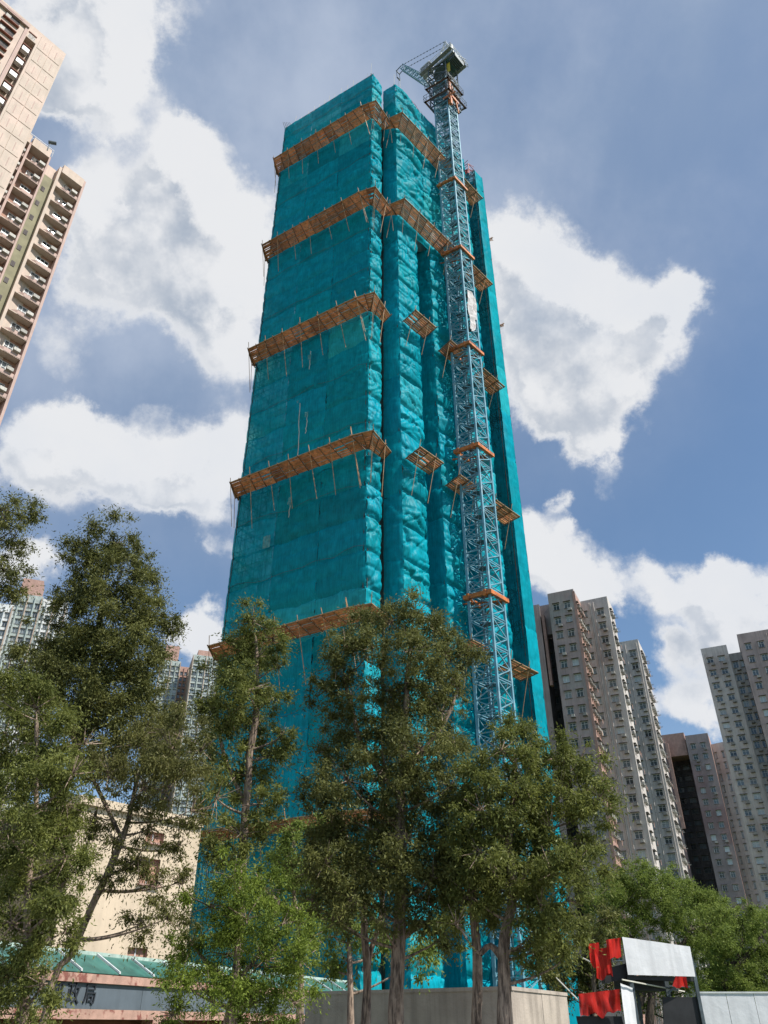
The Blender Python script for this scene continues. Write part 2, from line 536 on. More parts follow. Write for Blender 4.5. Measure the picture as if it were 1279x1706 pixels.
def sheet_mesh(p0, p1, z0, z1, n, bulge, pleat, nu, nv, seed, pinch=.12):
    """one sheet of netting tied at its edges, billowing outwards, creased"""
    d = (p1 - p0)
    W = d.length
    H = z1 - z0
    mb = MB()
    sr = random.Random(seed)
    b = bulge * sr.uniform(.65, 1.25)
    ph = sr.uniform(0, 10)
    ns = []
    ncre = sr.randint(2, 4) if bulge > .2 else sr.randint(1, 3)
    for _ in range(ncre):
        # tension creases running from a tied corner across the sheet
        ns.append((sr.choice((0, 1)), sr.choice((0, 1, 1)), sr.uniform(.25, 1.25), sr.uniform(.05, .11), sr.uniform(.5, 1.2)))
    npin = max(1, round(W / 2.7))
    for j in range(nv + 1):
        v = j / nv
        for i in range(nu + 1):
            u = i / nu
            wx = p0.x + d.x * u
            wy = p0.y + d.y * u
            s_ = u * W
            zz = z0 + H * v
            eu = max(0.0, math.sin(math.pi * u)) ** .55
            ev = max(0.0, math.sin(math.pi * v)) ** .6
            low = 1 + .5 * (.5 - v)                       # the belly hangs low
            off = b * eu * ev * low * (.75 + .6 * fnoise(s_ * .35 + ph, zz * .3, ph))
            # medium folds
            off += b * .60 * fnoise(s_ * .55 + zz * .2 + ph, zz * .7, ph * 2) * (.25 + .75 * ev)
            r1 = 1 - abs(fnoise(s_ * .42 + zz * .30 + ph, zz * .5 - s_ * .22, ph + 5)) * 10.0
            off -= b * .46 * max(0, r1) * (.3 + .7 * ev)
            # fine hanging pleats
            off += pleat * (1.1 if b > .2 else 1) * fnoise(s_ * 2.6 + zz * .25, zz * .3, ph) + pleat * .5 * fnoise(s_ * 7.5, zz * .4, ph + 3)
            for cu, cv, ang, wd, am in ns:
                du = (u if cu == 0 else 1 - u) * W
                dv = (v if cv == 0 else 1 - v) * H
                dist = abs(du * math.sin(ang) - dv * math.cos(ang))
                rr = math.hypot(du, dv)
                if rr < W + H:
                    off -= (b * .5 + .05) * am * math.exp(-(dist / (wd * (.5 + rr * .5))) ** 2) * math.exp(-rr / 3.2)
            if b > .2:
                r2 = 1 - abs(fnoise(s_ * 1.25 + zz * .55 + ph, zz * .42 - s_ * .5, ph + 9)) * 10.0
                off -= .13 * max(0, r2) * (.2 + .8 * ev)
            # tie points draw the edge in
            edge = min(v, 1 - v) * H
            off -= pinch * math.exp(-(edge / .22) ** 2)
            off -= pinch * (.45 + .5 * fnoise(s_ * .3, z0, ph)) * math.exp(-((v - .5 - .06 * fnoise(s_ * .5, z0, 7)) * H / .16) ** 2)
            dz = 0
            if v < .5:
                dz = .42 * fnoise((wx - wy) * .33, z0 * 1.7, 2.0) * (1 - 2 * v) - .20 * (1 - 2 * v) * abs(math.sin(math.pi * u * npin))
            else:
                dz = .42 * fnoise((wx - wy) * .33, z1 * 1.7, 2.0) * (2 * v - 1)
            if v == 0:
                off += .05
                dz -= .14
            mb.v.append((wx + n.x * off, wy + n.y * off, zz + dz))
    for j in range(nv):
        for i in range(nu):
            a = j * (nu + 1) + i
            mb.f.append((a, a + 1, a + nu + 2, a + nu + 1))
            mb.m.append(0)
    return mb


tower = thing('tower_under_construction', 'very tall tower wrapped in wrinkled teal netting, standing behind the trees', 'tower', (5, 70, 0))
SN = [0]


def facade(p0, p1, n, rows, ncol, bulge, pleat, mat, name='net_sheet', res=2.6, joined=False, pinch=.12, edge_mat=None):
    W = (p1 - p0).length
    jm = MB()
    for k in range(len(rows) - 1):
        for c in range(ncol):
            a = p0 + (p1 - p0) * (c / ncol)
            b = p0 + (p1 - p0) * ((c + 1) / ncol)
            SN[0] += 1
            mw = (b - a).length
            nu = max(6, min(40, int(mw * res * 2)))
            nv = max(6, min(30, int((rows[k + 1] - rows[k]) * res * 1.9)))
            s = sheet_mesh(a, b, rows[k], rows[k + 1], n, bulge, pleat, nu, nv, SN[0], pinch)
            if joined:
                i0 = len(jm.v)
                jm.v += s.v
                jm.f += [tuple(i + i0 for i in q) for q in s.f]
                jm.m += s.m
            else:
                q_ = rnd.random()
                if mat is M['net'] and q_ < .16:
                    s.build(name, M['net_edge'] if q_ < .07 else M['net_faded'], tower, smooth=True)
                    continue
                s.build(name, edge_mat if edge_mat and c == ncol - 1 and rows[k] < 66 else mat, tower, smooth=True)
    if joined:
        jm.build('rear_netting', mat, tower, smooth=True, kind='stuff')


cen = Vector((3, 72, 0))
Lend = A + EL * 16.2
nL = nrm_out(EL, A - cen)                # outward normal of faces parallel to EL
nR = nrm_out(E2, Cc - Vector((-5, 80, 0)))
nRs = nrm_out(ER, Vector((1, -1, 0)))
rows2 = rows_z[::2] + ([rows_z[-1]] if len(rows_z) % 2 == 0 else [])
# big left face
facade(A, Lend, nL, rows_z, 3, .20, .05, M['net'], pinch=.17, edge_mat=M['net_edge'])
# narrow sunlit strip on the corner
B = A + ER * 2.05
facade(A + nRs * .05, B + nRs * .05, nRs, rows_z, 1, .42, .05, M['net'], res=4.4, pinch=.24)
# second block: its shaded flank, then its sunlit front
Ds = Cc + EL * 2.1
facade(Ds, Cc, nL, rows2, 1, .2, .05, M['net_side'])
idx = rows_z.index(LV[1])


def line(t):
    return Cc + E2 * t


facade(line(0), line(3.7), nR, rows_z[:idx + 1], 1, .46, .05, M['net'], res=4.4, pinch=.26)
facade(line(6.3), line(9.3), nR, rows_z[:idx + 1], 1, .46, .05, M['net'], res=4.4, pinch=.26)
facade(line(12.6), line(16.7), nR, rows_z[:idx + 1], 1, .46, .05, M['net'], res=4.2, pinch=.26)
# above the second platform the right side is one continuous wall of netting
facade(line(0), line(16.7), nR, rows_z[idx:], 3, .5, .05, M['net'], res=3.4, pinch=.28)
rows_low = [z for z in rows2 if z < LV[1] - 3] + [LV[1]]
# flanks and backs of the recesses
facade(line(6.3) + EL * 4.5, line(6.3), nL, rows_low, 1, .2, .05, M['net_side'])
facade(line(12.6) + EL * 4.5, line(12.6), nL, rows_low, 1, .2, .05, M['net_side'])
# hoist tower at the far right
Hc = line(19.7)
HW, HD = 2.1, 4.6
rowsH = rows2[:-1] + [ROOF + .4]
facade(Hc, Hc + E2 * HW, nR, rowsH, 1, .10, .04, M['net'], pinch=.08)
facade(Hc + EL * HD, Hc, nL, rowsH, 1, .10, .04, M['net_open'], pinch=.06)
# parts that only show from the side, joined
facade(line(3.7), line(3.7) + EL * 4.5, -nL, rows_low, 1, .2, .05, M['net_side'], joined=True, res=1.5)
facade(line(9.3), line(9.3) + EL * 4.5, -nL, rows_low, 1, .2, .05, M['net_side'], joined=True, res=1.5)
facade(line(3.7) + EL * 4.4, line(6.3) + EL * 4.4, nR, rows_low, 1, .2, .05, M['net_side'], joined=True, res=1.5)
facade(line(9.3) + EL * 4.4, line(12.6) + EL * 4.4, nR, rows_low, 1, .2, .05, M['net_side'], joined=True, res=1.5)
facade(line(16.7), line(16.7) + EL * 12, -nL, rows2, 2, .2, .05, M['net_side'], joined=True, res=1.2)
Lb = Lend + ER * 3.6
facade(Lend, Lb, -nR, rows_z, 1, .16, .05, M['net_thin'], joined=True, res=1.6)
facade(Lb, Lb + EL * -3.4, -nL, rows2, 1, .16, .05, M['net_thin'], joined=True, res=1.2)
facade(Lend + EL * -2.4 + ER * 3.6, Lend + EL * -2.4 + ER * 20, -nR, rows2, 3, .16, .05, M['net_side'], joined=True, res=1)
facade(Hc + E2 * HW, Hc + E2 * HW + EL * HD, -nL, rowsH, 1, .1, .04, M['net'], joined=True, res=1.3)
facade(Hc + E2 * HW + EL * HD, Hc + EL * HD, -nR, rowsH, 1, .1, .04, M['net_thin'], joined=True, res=1.3)

# concrete body behind the netting
body = MB()


def prism(mb, pts, z0, z1, m=0, cap=True):
    k = len(pts)
    i = len(mb.v)
    for p in pts:
        mb.v.append((p[0], p[1], z0))
    for p in pts:
        mb.v.append((p[0], p[1], z1))
    for a in range(k):
        b = (a + 1) % k
        mb.f.append((i + a, i + b, i + k + b, i + k + a))
        mb.m.append(m)
    if cap:
        mb.f.append(tuple(i + k + a for a in range(k)))
        mb.m.append(m)


IN = 1.5
slabp = [A - nL * IN - nRs * 1.0, Lend - nL * IN - EL * 4.2, Lend - nL * 6 - EL * 4.2, A - nL * 6.2 - nRs * 1.0 + ER * .1]
prism(body, slabp, 0, ROOF - 2.2)
for a, b, top in ((.9, 3.0, ROOF - 2.2), (6.9, 8.6, LV[1]), (13.2, 16.0, LV[1]), (.9, 16.0, ROOF - 2.2)):
    z0 = 0 if top != ROOF - 2.2 or a == .9 and b == 3.0 else LV[1]
    if b == 16.0 and a == .9:
        z0 = LV[1]
    prism(body, [line(a) - nR * IN, line(b) - nR * IN, line(b) - nR * 9, line(a) - nR * 9], z0, top if top != ROOF - 2.2 or True else top)
prism(body, [line(.9) - nR * 6, line(16) - nR * 6, line(15.9) - nR * 14, line(0.5) - nR * 14], 0, ROOF - 2.6)
body.build('concrete_core', M['concrete'], tower)
# dark gaps of the window openings inside the slot are left to the core; scaffold lattice between core and net
lat = MB()


def lattice(p0, p1, n, inset, z0, z1, dx, dz, r=.045, braces=True):
    W = (p1 - p0).length
    k = max(1, round(W / dx))
    for i in range(k + 1):
        p = p0 + (p1 - p0) * (i / k) - n * inset
        lat.tube(V2(p, z0), V2(p, z1), r, 3, cap=False)
    z = z0 + dz * .5
    j = 0
    while z < z1:
        a = p0 - n * inset
        b = p1 - n * inset
        lat.tube(V2(a, z), V2(b, z), r * .9, 3, cap=False)
        if braces:
            for i in range(k):
                if (i + j) % 2 == 0 or W < 6:
                    q0 = p0 + (p1 - p0) * (i / k) - n * inset
                    q1 = p0 + (p1 - p0) * ((i + 1) / k) - n * inset
                    if (i + j) % 2:
                        q0, q1 = q1, q0
                    lat.tube(V2(q0, z), V2(q1, min(z1, z + dz)), r * .8, 3, cap=False)
        z += dz
        j += 1


lattice(A, Lend, nL, .28, 0, ROOF + .3, 1.5, 1.95)
lattice(A, Lend, nL, 1.1, 0, ROOF - 1, 3.0, 1.95, braces=False)
lattice(Lend, Lb, -nR, .28, 0, ROOF + .2, 1.2, 1.95)
lattice(A, B, nRs, .28, 0, ROOF + .3, 1.0, 1.95, braces=False)
for a, b in ((0, 3.7), (6.3, 9.3), (12.6, 16.7)):
    lattice(line(a), line(b), nR, .28, 0, ROOF, 1.3, 1.95, braces=False)
lat.build('scaffold_lattice', M['dark_pole'], tower, kind='stuff')
lat = MB()
for off in (.35, 1.9, 3.9):
    lattice(Hc + EL * off, Hc + EL * off + E2 * HW, nR, 0, 0, ROOF + .6, 1.0, 1.6, .06)
for off in (.25, 1.8):
    lattice(Hc + EL * HD + E2 * off, Hc + EL * .2 + E2 * off, nL, 0, 0, ROOF + .6, 1.4, 1.6, .06)
lat.build('hoist_tower_lattice', M['dark_pole'], tower, kind='stuff')
# red top frame of the hoist
red = MB()
zt = ROOF + .4
hc0 = Hc + EL * 1.2 + E2 * .3
for dx in (0, 1.7):
    for dy in (0, 1.7):
        p = hc0 + E2 * dx + EL * dy
        red.tube(V2(p, zt - 1), V2(p, zt + 3.0), .07, 5)
for z in (zt + .3, zt + 1.6, zt + 3.0):
    c4 = [hc0, hc0 + E2 * 1.7, hc0 + E2 * 1.7 + EL * 1.7, hc0 + EL * 1.7]
    for a in range(4):
        red.tube(V2(c4[a], z), V2(c4[(a + 1) % 4], z), .06, 5)
        red.tube(V2(c4[a], z), V2(c4[(a + 1) % 4], z + 1.0), .045, 4)
for s_ in (-1, 1):
    for k in range(7):
        a0, a1 = math.pi * k / 7, math.pi * (k + 1) / 7
        q = hc0 + E2 * (.85 + s_ * 1.2) + EL * .8
        red.tube(V2(q + E2 * (.75 * math.cos(a0)), zt + 1.2 + 1.5 * math.sin(a0)), V2(q + E2 * (.75 * math.cos(a1)), zt + 1.2 + 1.5 * math.sin(a1)), .05, 4)
red.cbox(V2(hc0 + E2 * .85 + EL * .85, zt + 1.9), E2 * .7, EL * .7, (0, 0, .9))
tag(red.build('hoist_head_frame', M['red_steel'], tower), 'dark red steel frame on top of the hoist tower')

# pole tips standing above the roof edge
for k in range(15):
    t = .2 + k * 1.08 + rnd.uniform(-.25, .25)
    p = A + EL * t - nL * .25
    mb = MB()
    h = rnd.uniform(.7, 1.9) + (1.8 if k == 0 else 0)
    mb.tube(V2(p, ROOF - .6), V2(p + EL * rnd.uniform(-.1, .1), ROOF + h), .03, 4)
    mb.build('pole_tip', M['rope'], tower)
for t in (.15, 3.2, 6.4, 9.1):
    p = line(t) - nR * .3
    mb = MB()
    mb.tube(V2(p, ROOF - .6), V2(p, ROOF + (3.0 if t < 1 else rnd.uniform(.8, 1.7))), .035, 4)
    mb.build('pole_tip', M['rope'], tower)
for k in range(5):
    mb = MB()
    p = Lend - EL * (.2 + k * .35) - nL * .25
    mb.tube(V2(p, ROOF - 1.5), V2(p + EL * 1.0, ROOF + 2.6 - k * .35), .035, 4)
    mb.build('leaning_pole', M['dark_pole'], tower)
hose = MB()
pts = []
for k in range(13):
    a = math.pi * k / 12
    pts.append(V2(line(3.2 + 3.6 * (1 - math.cos(a)) * .5) - nR * .6, ROOF - .4 + 2.2 * math.sin(a)))
hose.path(pts, [.045] * 13, 5)
tag(hose.build('hose', pbr('pink hose', (.55, .25, .33), .5), tower), 'thin pink hose arching over the roof edge')

for zc in rows_z[2:-1:2]:
    cd = MB()
    pts = [V2(A + EL * (16 * k / 14) + nL * .12, zc + .75 * fnoise(k * .45, zc, 3)) for k in range(15)]
    cd.path(pts, [.016] * 15, 4)
    cd.build('tie_cord', M['dark_pole'], tower)
# ropes and small loose scraps hanging on the left face
for px, py0, py1 in ((499, 672, 770), (512, 690, 722), (484, 828, 862), (518, 585, 615)):
    ro = MB()
    def on_face(px, py):
        d = dpx(px, py)
        a0 = A + nL * .45
        # intersect ray with the left face plane
        t = (a0.x * nL.x + a0.y * nL.y) / (d.x * nL.x + d.y * nL.y)
        return Vector((0, 0, EYE)) + d * t
    a, b = on_face(px, py0), on_face(px - 3, py1)
    n_ = 8
    pts = [a.lerp(b, k / n_) + Vector((rnd.uniform(-.05, .05), 0, 0)) for k in range(n_ + 1)]
    ro.path(pts, [.035] * (n_ + 1), 4)
    ro.build('hanging_rope', M['rope'], tower)
for px, py, s_ in ((450, 912, 1.0), (499, 672, .3), (514, 694, .45), (487, 840, .6), (519, 598, .5)):
    p = on_face(px, py)
    pa = MB()
    for i in range(3):
        for j in range(4):
            o = p + EL * (i * .28 * s_) + Vector((0, 0, j * .35 * s_)) + nL * (.1 + rnd.uniform(0, .1))
            pa.quad(o, o - EL * .0 + EL * .27 * s_, o + EL * .3 * s_ + Vector((0, 0, .36 * s_)) + nL * rnd.uniform(-.08, .08), o + Vector((0, 0, .34 * s_)))
    tag(pa.build('cloth_scrap', pbr('faded cloth', (.10, .30, .31), .8), tower))


# ------------------------------------------------------------------ bamboo catch platforms
def platform(label, segs, z, group='bamboo catch platforms on the netted tower', out=2.35, lift=.4, braces=True):
    """segs: list of (inner0, inner1, outer0, outer1) plan points"""
    c = segs[0][0]
    t = thing('bamboo_platform', label, 'platform', (c.x, c.y, z), group)
    for (i0, i1, o0, o1) in segs:
        L = max((i1 - i0).length, (o1 - o0).length)
        k = max(1, round(L / 1.35))
        ledge = MB()
        ledge.tube(V2(o0, z + lift + .04), V2(o1, z + lift + .04), .06, 5)
        ledge.tube(V2(o0.lerp(i0, .5), z + lift * .5 - .07), V2(o1.lerp(i1, .5), z + lift * .5 - .07), .04, 4)
        ledge.build('edge_pole', M['pole'], t)
        for a in range(k):
            u0, u1 = a / k + .02 / L, (a + 1) / k - .02 / L
            q = [V2(i0.lerp(i1, u0), z), V2(i0.lerp(i1, u1), z), V2(o0.lerp(o1, u1), z + lift), V2(o0.lerp(o1, u0), z + lift)]
            mat = MB()
            ns = 9
            up = Vector((0, 0, .045))
            tilt = rnd.uniform(-.05, .05)
            hole = rnd.random() < .10
            for s_ in range(ns):
                v0 = s_ / ns + .006
                v1 = (s_ + 1) / ns - .012
                if hole and s_ in (3, 5) :
                    v1 = v0 + .035
                elif rnd.random() < .10:
                    v0 += .02
                jz = Vector((0, 0, rnd.uniform(-.04, .04) + tilt * (v0 - .5)))
                j0, j1 = rnd.uniform(-.03, .05), rnd.uniform(-.03, .05)
                A0 = q[0].lerp(q[3], v0) + jz; A1 = q[1].lerp(q[2], v0) + jz
                B0 = q[0].lerp(q[3], v1) + jz; B1 = q[1].lerp(q[2], v1) + jz
                A0, A1 = A0.lerp(A1, -j0), A1.lerp(A0, -j1)
                mat.quad(A0, A1, B1, B0)
                mat.quad(A0 + up, B0 + up, B1 + up, A1 + up)
                mat.quad(B0, B1, B1 + up, B0 + up)
                mat.quad(A1, A0, A0 + up, A1 + up)
            mat.build('bamboo_mat', M['bamboo'], t)
        for a in range(k + 1):
            u = a / k
            cb = MB()
            pi = i0.lerp(i1, u)
            po = o0.lerp(o1, u)
            ex = (po - pi).normalized() * rnd.uniform(.05, .3)
            cb.tube(V2(pi, z - .09), V2(po + ex, z + lift - .06 + .05), .055, 4)
            cb.build('crossbeam', M['brown_pole'], t)
            if braces and (a % 2 == 0) and L > 1.2:
                br = MB()
                sl = rnd.uniform(-.25, .35)
                along = (i1 - i0).normalized() if (i1 - i0).length > .1 else Vector((0, 0, 0))
                p_top = V2(po + (po - pi).normalized() * .12, z + lift + rnd.uniform(.5, 1.1))
                p_bot = V2(pi + along * sl + (po - pi).normalized() * .45, z - rnd.uniform(3.6, 5.2))
                br.tube(p_top, p_bot, .034, 4, .028)
                br.build('brace_pole', M['pole'], t)
    return t


OUT = 2.35


def offs(p, n, d=OUT):
    return p + n * d


Le = Lend - EL * .75
for i, z in enumerate(LV):
    words = ['highest on the tower, just under the roof, turning both corners',
             'second from the top, wrapping the whole front corner without a break',
             'third from the top on the shaded face, ending with a broken corner piece',
             'fourth from the top on the shaded face, reaching furthest left over open sky',
             'fifth from the top, partly behind the treetops',
             'lowest one seen between the tree crowns'][i]
    segs = [(Lend + nL * .35, A + nL * .35, offs(Le, nL) + EL * .0, offs(A, nL) + EL * .35)]
    segs.append((A + nL * .3 + nRs * .2, A + nL * .2 + nRs * .3, offs(A, nL) + EL * .35, offs(A, nRs, 1.9) + nL * 1.6))
    segs.append((Lend + EL * .1 - nL * 1.0, Lend + EL * .2 + nL * .3, Lend + EL * .35 - nL * 1.0, offs(Le, nL) + EL * .0))
    if i < 2:
        segs.append((A + nRs * .3 + nL * .1, B + nRs * .3, offs(A, nRs, 1.9) + nL * 1.6, offs(B, nRs, 1.7) - nL * .3))
        segs.append((B + nRs * .3, Cc + nL * .4, offs(B, nRs, 1.7) - nL * .3, Cc + nL * 1.8))
        segs.append((Cc + nL * .3 + nR * .1, Cc + nR * .4, Cc + nL * 1.8, offs(Cc, nR, 2.0) + nL * 1.2))
        end = 9.9 if i == 0 else 10.3
        segs.append((line(0) + nR * .4, line(end) + nR * .4, offs(Cc, nR, 2.0) + nL * 1.2, offs(line(end), nR)))
    else:
        segs.append((A + nRs * .3 + nL * .1, B + nRs * .3, offs(A, nRs, 1.9) + nL * 1.6, offs(B, nRs, 1.3)))
    platform('bamboo platform, ' + words, segs, z)
for i in (2, 3):
    z = LV[i]
    platform('short bamboo platform on the narrow block left of the crane mast, ' + ('upper of two' if i == 2 else 'lower of two'),
             [(line(.1) + nR * .4, line(3.7) + nR * .4, offs(line(.1), nR), offs(line(3.7), nR))], z)
for i in (2, 3, 4):
    z = LV[i]
    platform('small bamboo platform just behind the crane mast, ' + ('highest of three', 'middle of three', 'lowest, half hidden by leaves')[i - 2],
             [(line(6.4) + nR * .4, line(9.2) + nR * .4, offs(line(6.4), nR), offs(line(9.2), nR))], z)
for i in range(5):
    z = LV[i]
    platform('bamboo platform between crane mast and hoist tower, ' + ('topmost', 'second down', 'third down', 'fourth down', 'bottom one above the trees')[i],
             [(line(12.7) + nR * .4, line(16.8) + nR * .4, offs(line(12.7), nR), offs(line(17.2), nR))], z)
for i in (0, 1):
    z = LV[i] + (0, .0)[i]
    pb = Vector((16.75, 79.6, 0)) if i == 0 else Vector((16.9, 79.8, 0))
    platform('tiny dark platform tip sticking out behind the right edge, ' + ('upper' if i == 0 else 'lower'),
             [(pb, pb + E2 * .3, pb + Vector((.9, .1, 0)), pb + Vector((1.0, .6, 0)))], z, lift=.7, braces=False)

# ------------------------------------------------------------------ tower crane
P = Vector((10.1, 65, 0))          # front leg of the mast
MW = 2.2
SEC = 3.0
crane = thing('tower_crane', 'tall pale blue lattice tower crane climbing the right side of the netted tower', 'crane', (P.x, P.y, 0))
sec = MB()
corners = [Vector((0, 0, 0)), EL * MW, EL * MW + E2 * MW, E2 * MW]
for c4 in corners:
    sec.box(c4 - EL * .1 - E2 * .1, EL * .2, E2 * .2, (0, 0, SEC))
for a in range(4):
    p, q = corners[a], corners[(a + 1) % 4]
    for z in (.08, .32, SEC / 2):
        sec.tube(p + Vector((0, 0, z)), q + Vector((0, 0, z)), .055, 4, cap=False)
    for z0, z1, flip in ((.32, SEC / 2, 0), (SEC / 2, SEC + .08, 1)):
        pp, qq = (p, q) if flip else (q, p)
        sec.tube(pp + Vector((0, 0, z0)), qq + Vector((0, 0, z1)), .065, 4, cap=False)
        sec.tube(pp.lerp(qq, .0) + Vector((0, 0, z1)), pp.lerp(qq, .5) + Vector((0, 0, (z0 + z1) / 2)), .04, 4, cap=False)
sec.tube(corners[0] + Vector((0, 0, .2)), corners[2] + Vector((0, 0, .2)), .04, 4)
sec.tube(corners[1] + Vector((0, 0, .2)), corners[3] + Vector((0, 0, .2)), .04, 4)
me_sec = sec.mesh('mast_section', M['steel_blue'])
lad = MB()
lc = (corners[1] + corners[0]) / 2 + E2 * .6
for s_ in (-.2, .2):
    lad.tube(lc + EL * s_, lc + EL * s_ + E2 * .9 * 0 + Vector((0, 0, SEC)), .03, 4, cap=False)
for k in range(10):
    lad.tube(lc - EL * .2 + Vector((0, 0, .15 + k * .3)), lc + EL * .2 + Vector((0, 0, .15 + k * .3)), .02, 3, cap=False)
lad.box(lc + E2 * .3 + EL * -.8, EL * 1.6, E2 * .8, (0, 0, .05))
me_lad = lad.mesh('ladder', M['steel_dark'])
nsec = int((119.5 + EYE + 6) / SEC) + 1
for k in range(nsec):
    o = place('mast_section', me_sec, crane, loc=(P.x, P.y, k * SEC))
    place('ladder', me_lad, o, loc=(P.x, P.y, k * SEC))
# orange collars
for zr in (99.0, 84.0, 66.5, 51.3, 33.7):
    z = zr + EYE
    cb = MB()
    e = .36
    O = P - EL * e - E2 * e
    w2 = MW + 2 * e
    cb.box(V2(O, z), EL * w2, E2 * .3, (0, 0, .42))
    cb.box(V2(O + E2 * (w2 - .3), z), EL * w2, E2 * .3, (0, 0, .42))
    cb.box(V2(O + E2 * .3, z + .002), EL * .3, E2 * (w2 - .6), (0, 0, .41))
    cb.box(V2(O + E2 * .3 + EL * (w2 - .3), z + .002), EL * .3, E2 * (w2 - .6), (0, 0, .41))
    for s_ in (.2, .8):
        cb.box(V2(O - E2 * .02 + EL * (w2 * s_), z - .12), EL * .25, E2 * .36, (0, 0, .66))
    cb.build('tie_collar', M['orange'], crane)
    ti = MB()
    for a, b in ((0.3, 7.4), (w2 - .3, 8.8), (w2 * .5, 13.4)):
        ti.tube(V2(O + EL * a + E2 * (w2 * .9), z + .2), V2(line(b) - nR * 1.4, z + .2), .09, 5)
    ti.build('tie_strut', M['orange'], crane)
# white banner on the mast
ban = MB()
bo = P - E2 * -.15 + nR * .22      # hangs just outside the sunlit mast face
nb = 20
b0, b1 = 69.4 + EYE, 76.6 + EYE
for j in range(nb):
    for i in range(6):
        def bp(i, j):
            u, v = i / 6, j / nb
            wd = 1.75 * (.35 + .65 * min(1, 1.6 * v + .25 * math.sin(v * 9)) if v < .4 else 1) * (1 if v < .88 else 1 - (v - .88) * 2.5)
            return V2(bo + E2 * (.2 + u * wd) + nR * (.09 * math.sin(u * 7 + v * 9) + .08 * fnoise(u * 4, v * 9, 1)), b0 + (b1 - b0) * v)
        ban.quad(bp(i, j), bp(i + 1, j), bp(i + 1, j + 1), bp(i, j + 1))
tag(ban.build('banner', pbr('dirty white banner', (.50, .49, .49), .7, .12, 2, tint=(.33, .31, .31), tmask=(.5, .6), tscale=2.4), crane, smooth=True), 'torn white banner with grey marks tied to the mast')

# climbing cage
CB = P + EL * (MW / 2) + E2 * (MW / 2)
cz0, cz1 = 119.4 + EYE, 130.6 + EYE


def ring(mb, c, half, z, r, m=0, a1=EL, a2=E2):
    q = [c + a1 * half + a2 * half, c - a1 * half + a2 * half, c - a1 * half - a2 * half, c + a1 * half - a2 * half]
    for a in range(4):
        mb.tube(V2(q[a], z), V2(q[(a + 1) % 4], z), r, 4, m=m)
    return q


cage = MB()
q4 = ring(cage, CB, 1.55, cz0, .12)
for z in (cz0 + 2, cz0 + 4, cz0 + 6, cz0 + 8, cz1):
    ring(cage, CB, 1.55, z, .09)
for a in range(4):
    cage.tube(V2(q4[a], cz0), V2(q4[a], cz1), .13, 4)
    for k in range(5):
        z = cz0 + 2 * k
        a_, b_ = q4[a], q4[(a + 1) % 4]
        if k % 2: a_, b_ = b_, a_
        cage.tube(V2(a_, z), V2(b_, z + 2), .07, 4)
        cage.tube(V2(b_, z + 1), V2(a_.lerp(b_, .5), z + 1), .05, 4)
tag(cage.build('climbing_cage', M['steel_dark'], crane), 'dark climbing frame around the top of the mast')
jack = MB()
jack.box(V2(P - E2 * .1 + nR * .5 - EL * .2, cz0 - 1.2), EL * .5, E2 * .4, (0, 0, 6.5))
jack.tube(V2(P + nR * .6 + E2 * .3, cz0 - 1.4), V2(P + nR * .6 + EL * .9, cz0 + 5), .13, 6)
jack.tube(V2(P + nR * .7 + E2 * 1.7, cz0 - 2.0), V2(P + nR * .6 + E2 * .6, cz0 + 4.4), .13, 6)
jack.box(V2(P + nR * .5 + E2 * .2, cz0 + .6), E2 * 1.6, nR * .35, (0, 0, .5))
jack.box(V2(P + nR * .5 - E2 * .6 + EL * .8, cz0 - .2), EL * -1.9 + E2 * .0, nR * .35, (0, 0, .45))
jack.build('climbing_jack', M['orange'], crane)
yl = MB()
yl.box(V2(P + nR * .75 + EL * .1, cz1 - 3.4), EL * .45, nR * .4, (0, 0, 2.6))
yl.build('hydraulic_pack', M['yellow'], crane)
for z, half, hh in ((cz0 + 1.4, 2.25, 1.7), (cz0 + 5.2, 2.05, 1.5)):
    wk = MB()
    for s_ in (0, 1, 2, 3):
        a1, a2 = (EL, E2) if s_ % 2 == 0 else (E2, EL)
        sg = 1 if s_ < 2 else -1
        wk.box(V2(CB - a1 * half + a2 * (sg * (half - .32)) - a2 * 0, z), a1 * (2 * half), a2 * (sg * .3), (0, 0, .05))
    wk.build('walkway', pbr('rusty grating', (.17, .095, .075), .8, .3, 3), crane)
    rl = MB()
    for zz in (z + hh * .5, z + hh):
        ring(rl, CB, half, zz, .035)
    for s_ in range(9):
        t = -half + 2 * half * s_ / 8
        for e1, e2 in ((EL, E2), (E2, EL)):
            for sg in (-1, 1):
                p = CB + e1 * t + e2 * (half * sg)
                rl.tube(V2(p, z), V2(p, z + hh), .025, 3)
    rl.build('guardrail', M['steel_dark'], crane)

# slewing platform and machinery
dz = 130.9 + EYE
AX = nR.copy()                       # towards the counterweight, away from the building
AY = Vector((-AX.y, AX.x, 0))
if AY.dot(E2) < 0: AY = -AY
dk = MB()
sl = MB()
sl.tube(V2(CB, dz - .9), V2(CB, dz - .1), 1.25, 20)
sl.tube(V2(CB, dz - 1.1), V2(CB, dz - .9), 1.5, 20)
sl.build('slewing_ring', M['steel_dark'], crane, smooth=False)
for s_ in (-1.3, 1.3):
    dk.box(V2(CB - AX * 3.0 + AY * (s_ - .15), dz - .1), AX * 6.3, AY * .3, (0, 0, .6))
for k in range(9):
    dk.box(V2(CB + AX * (-3.0 + k * .76) - AY * 1.15, dz), AX * .16, AY * 2.3, (0, 0, .35))
for k in range(5):
    dk.tube(V2(CB + AX * (-2.9 + k * 1.5) - AY * 1.15, dz + .1), V2(CB + AX * (-1.6 + k * 1.4) + AY * 1.15, dz + .1), .05, 4)
dk.build('machine_deck', pbr('grey deck steel', (.30, .33, .34), .5, .3, 2, metal=.2), crane)
dk2 = MB()
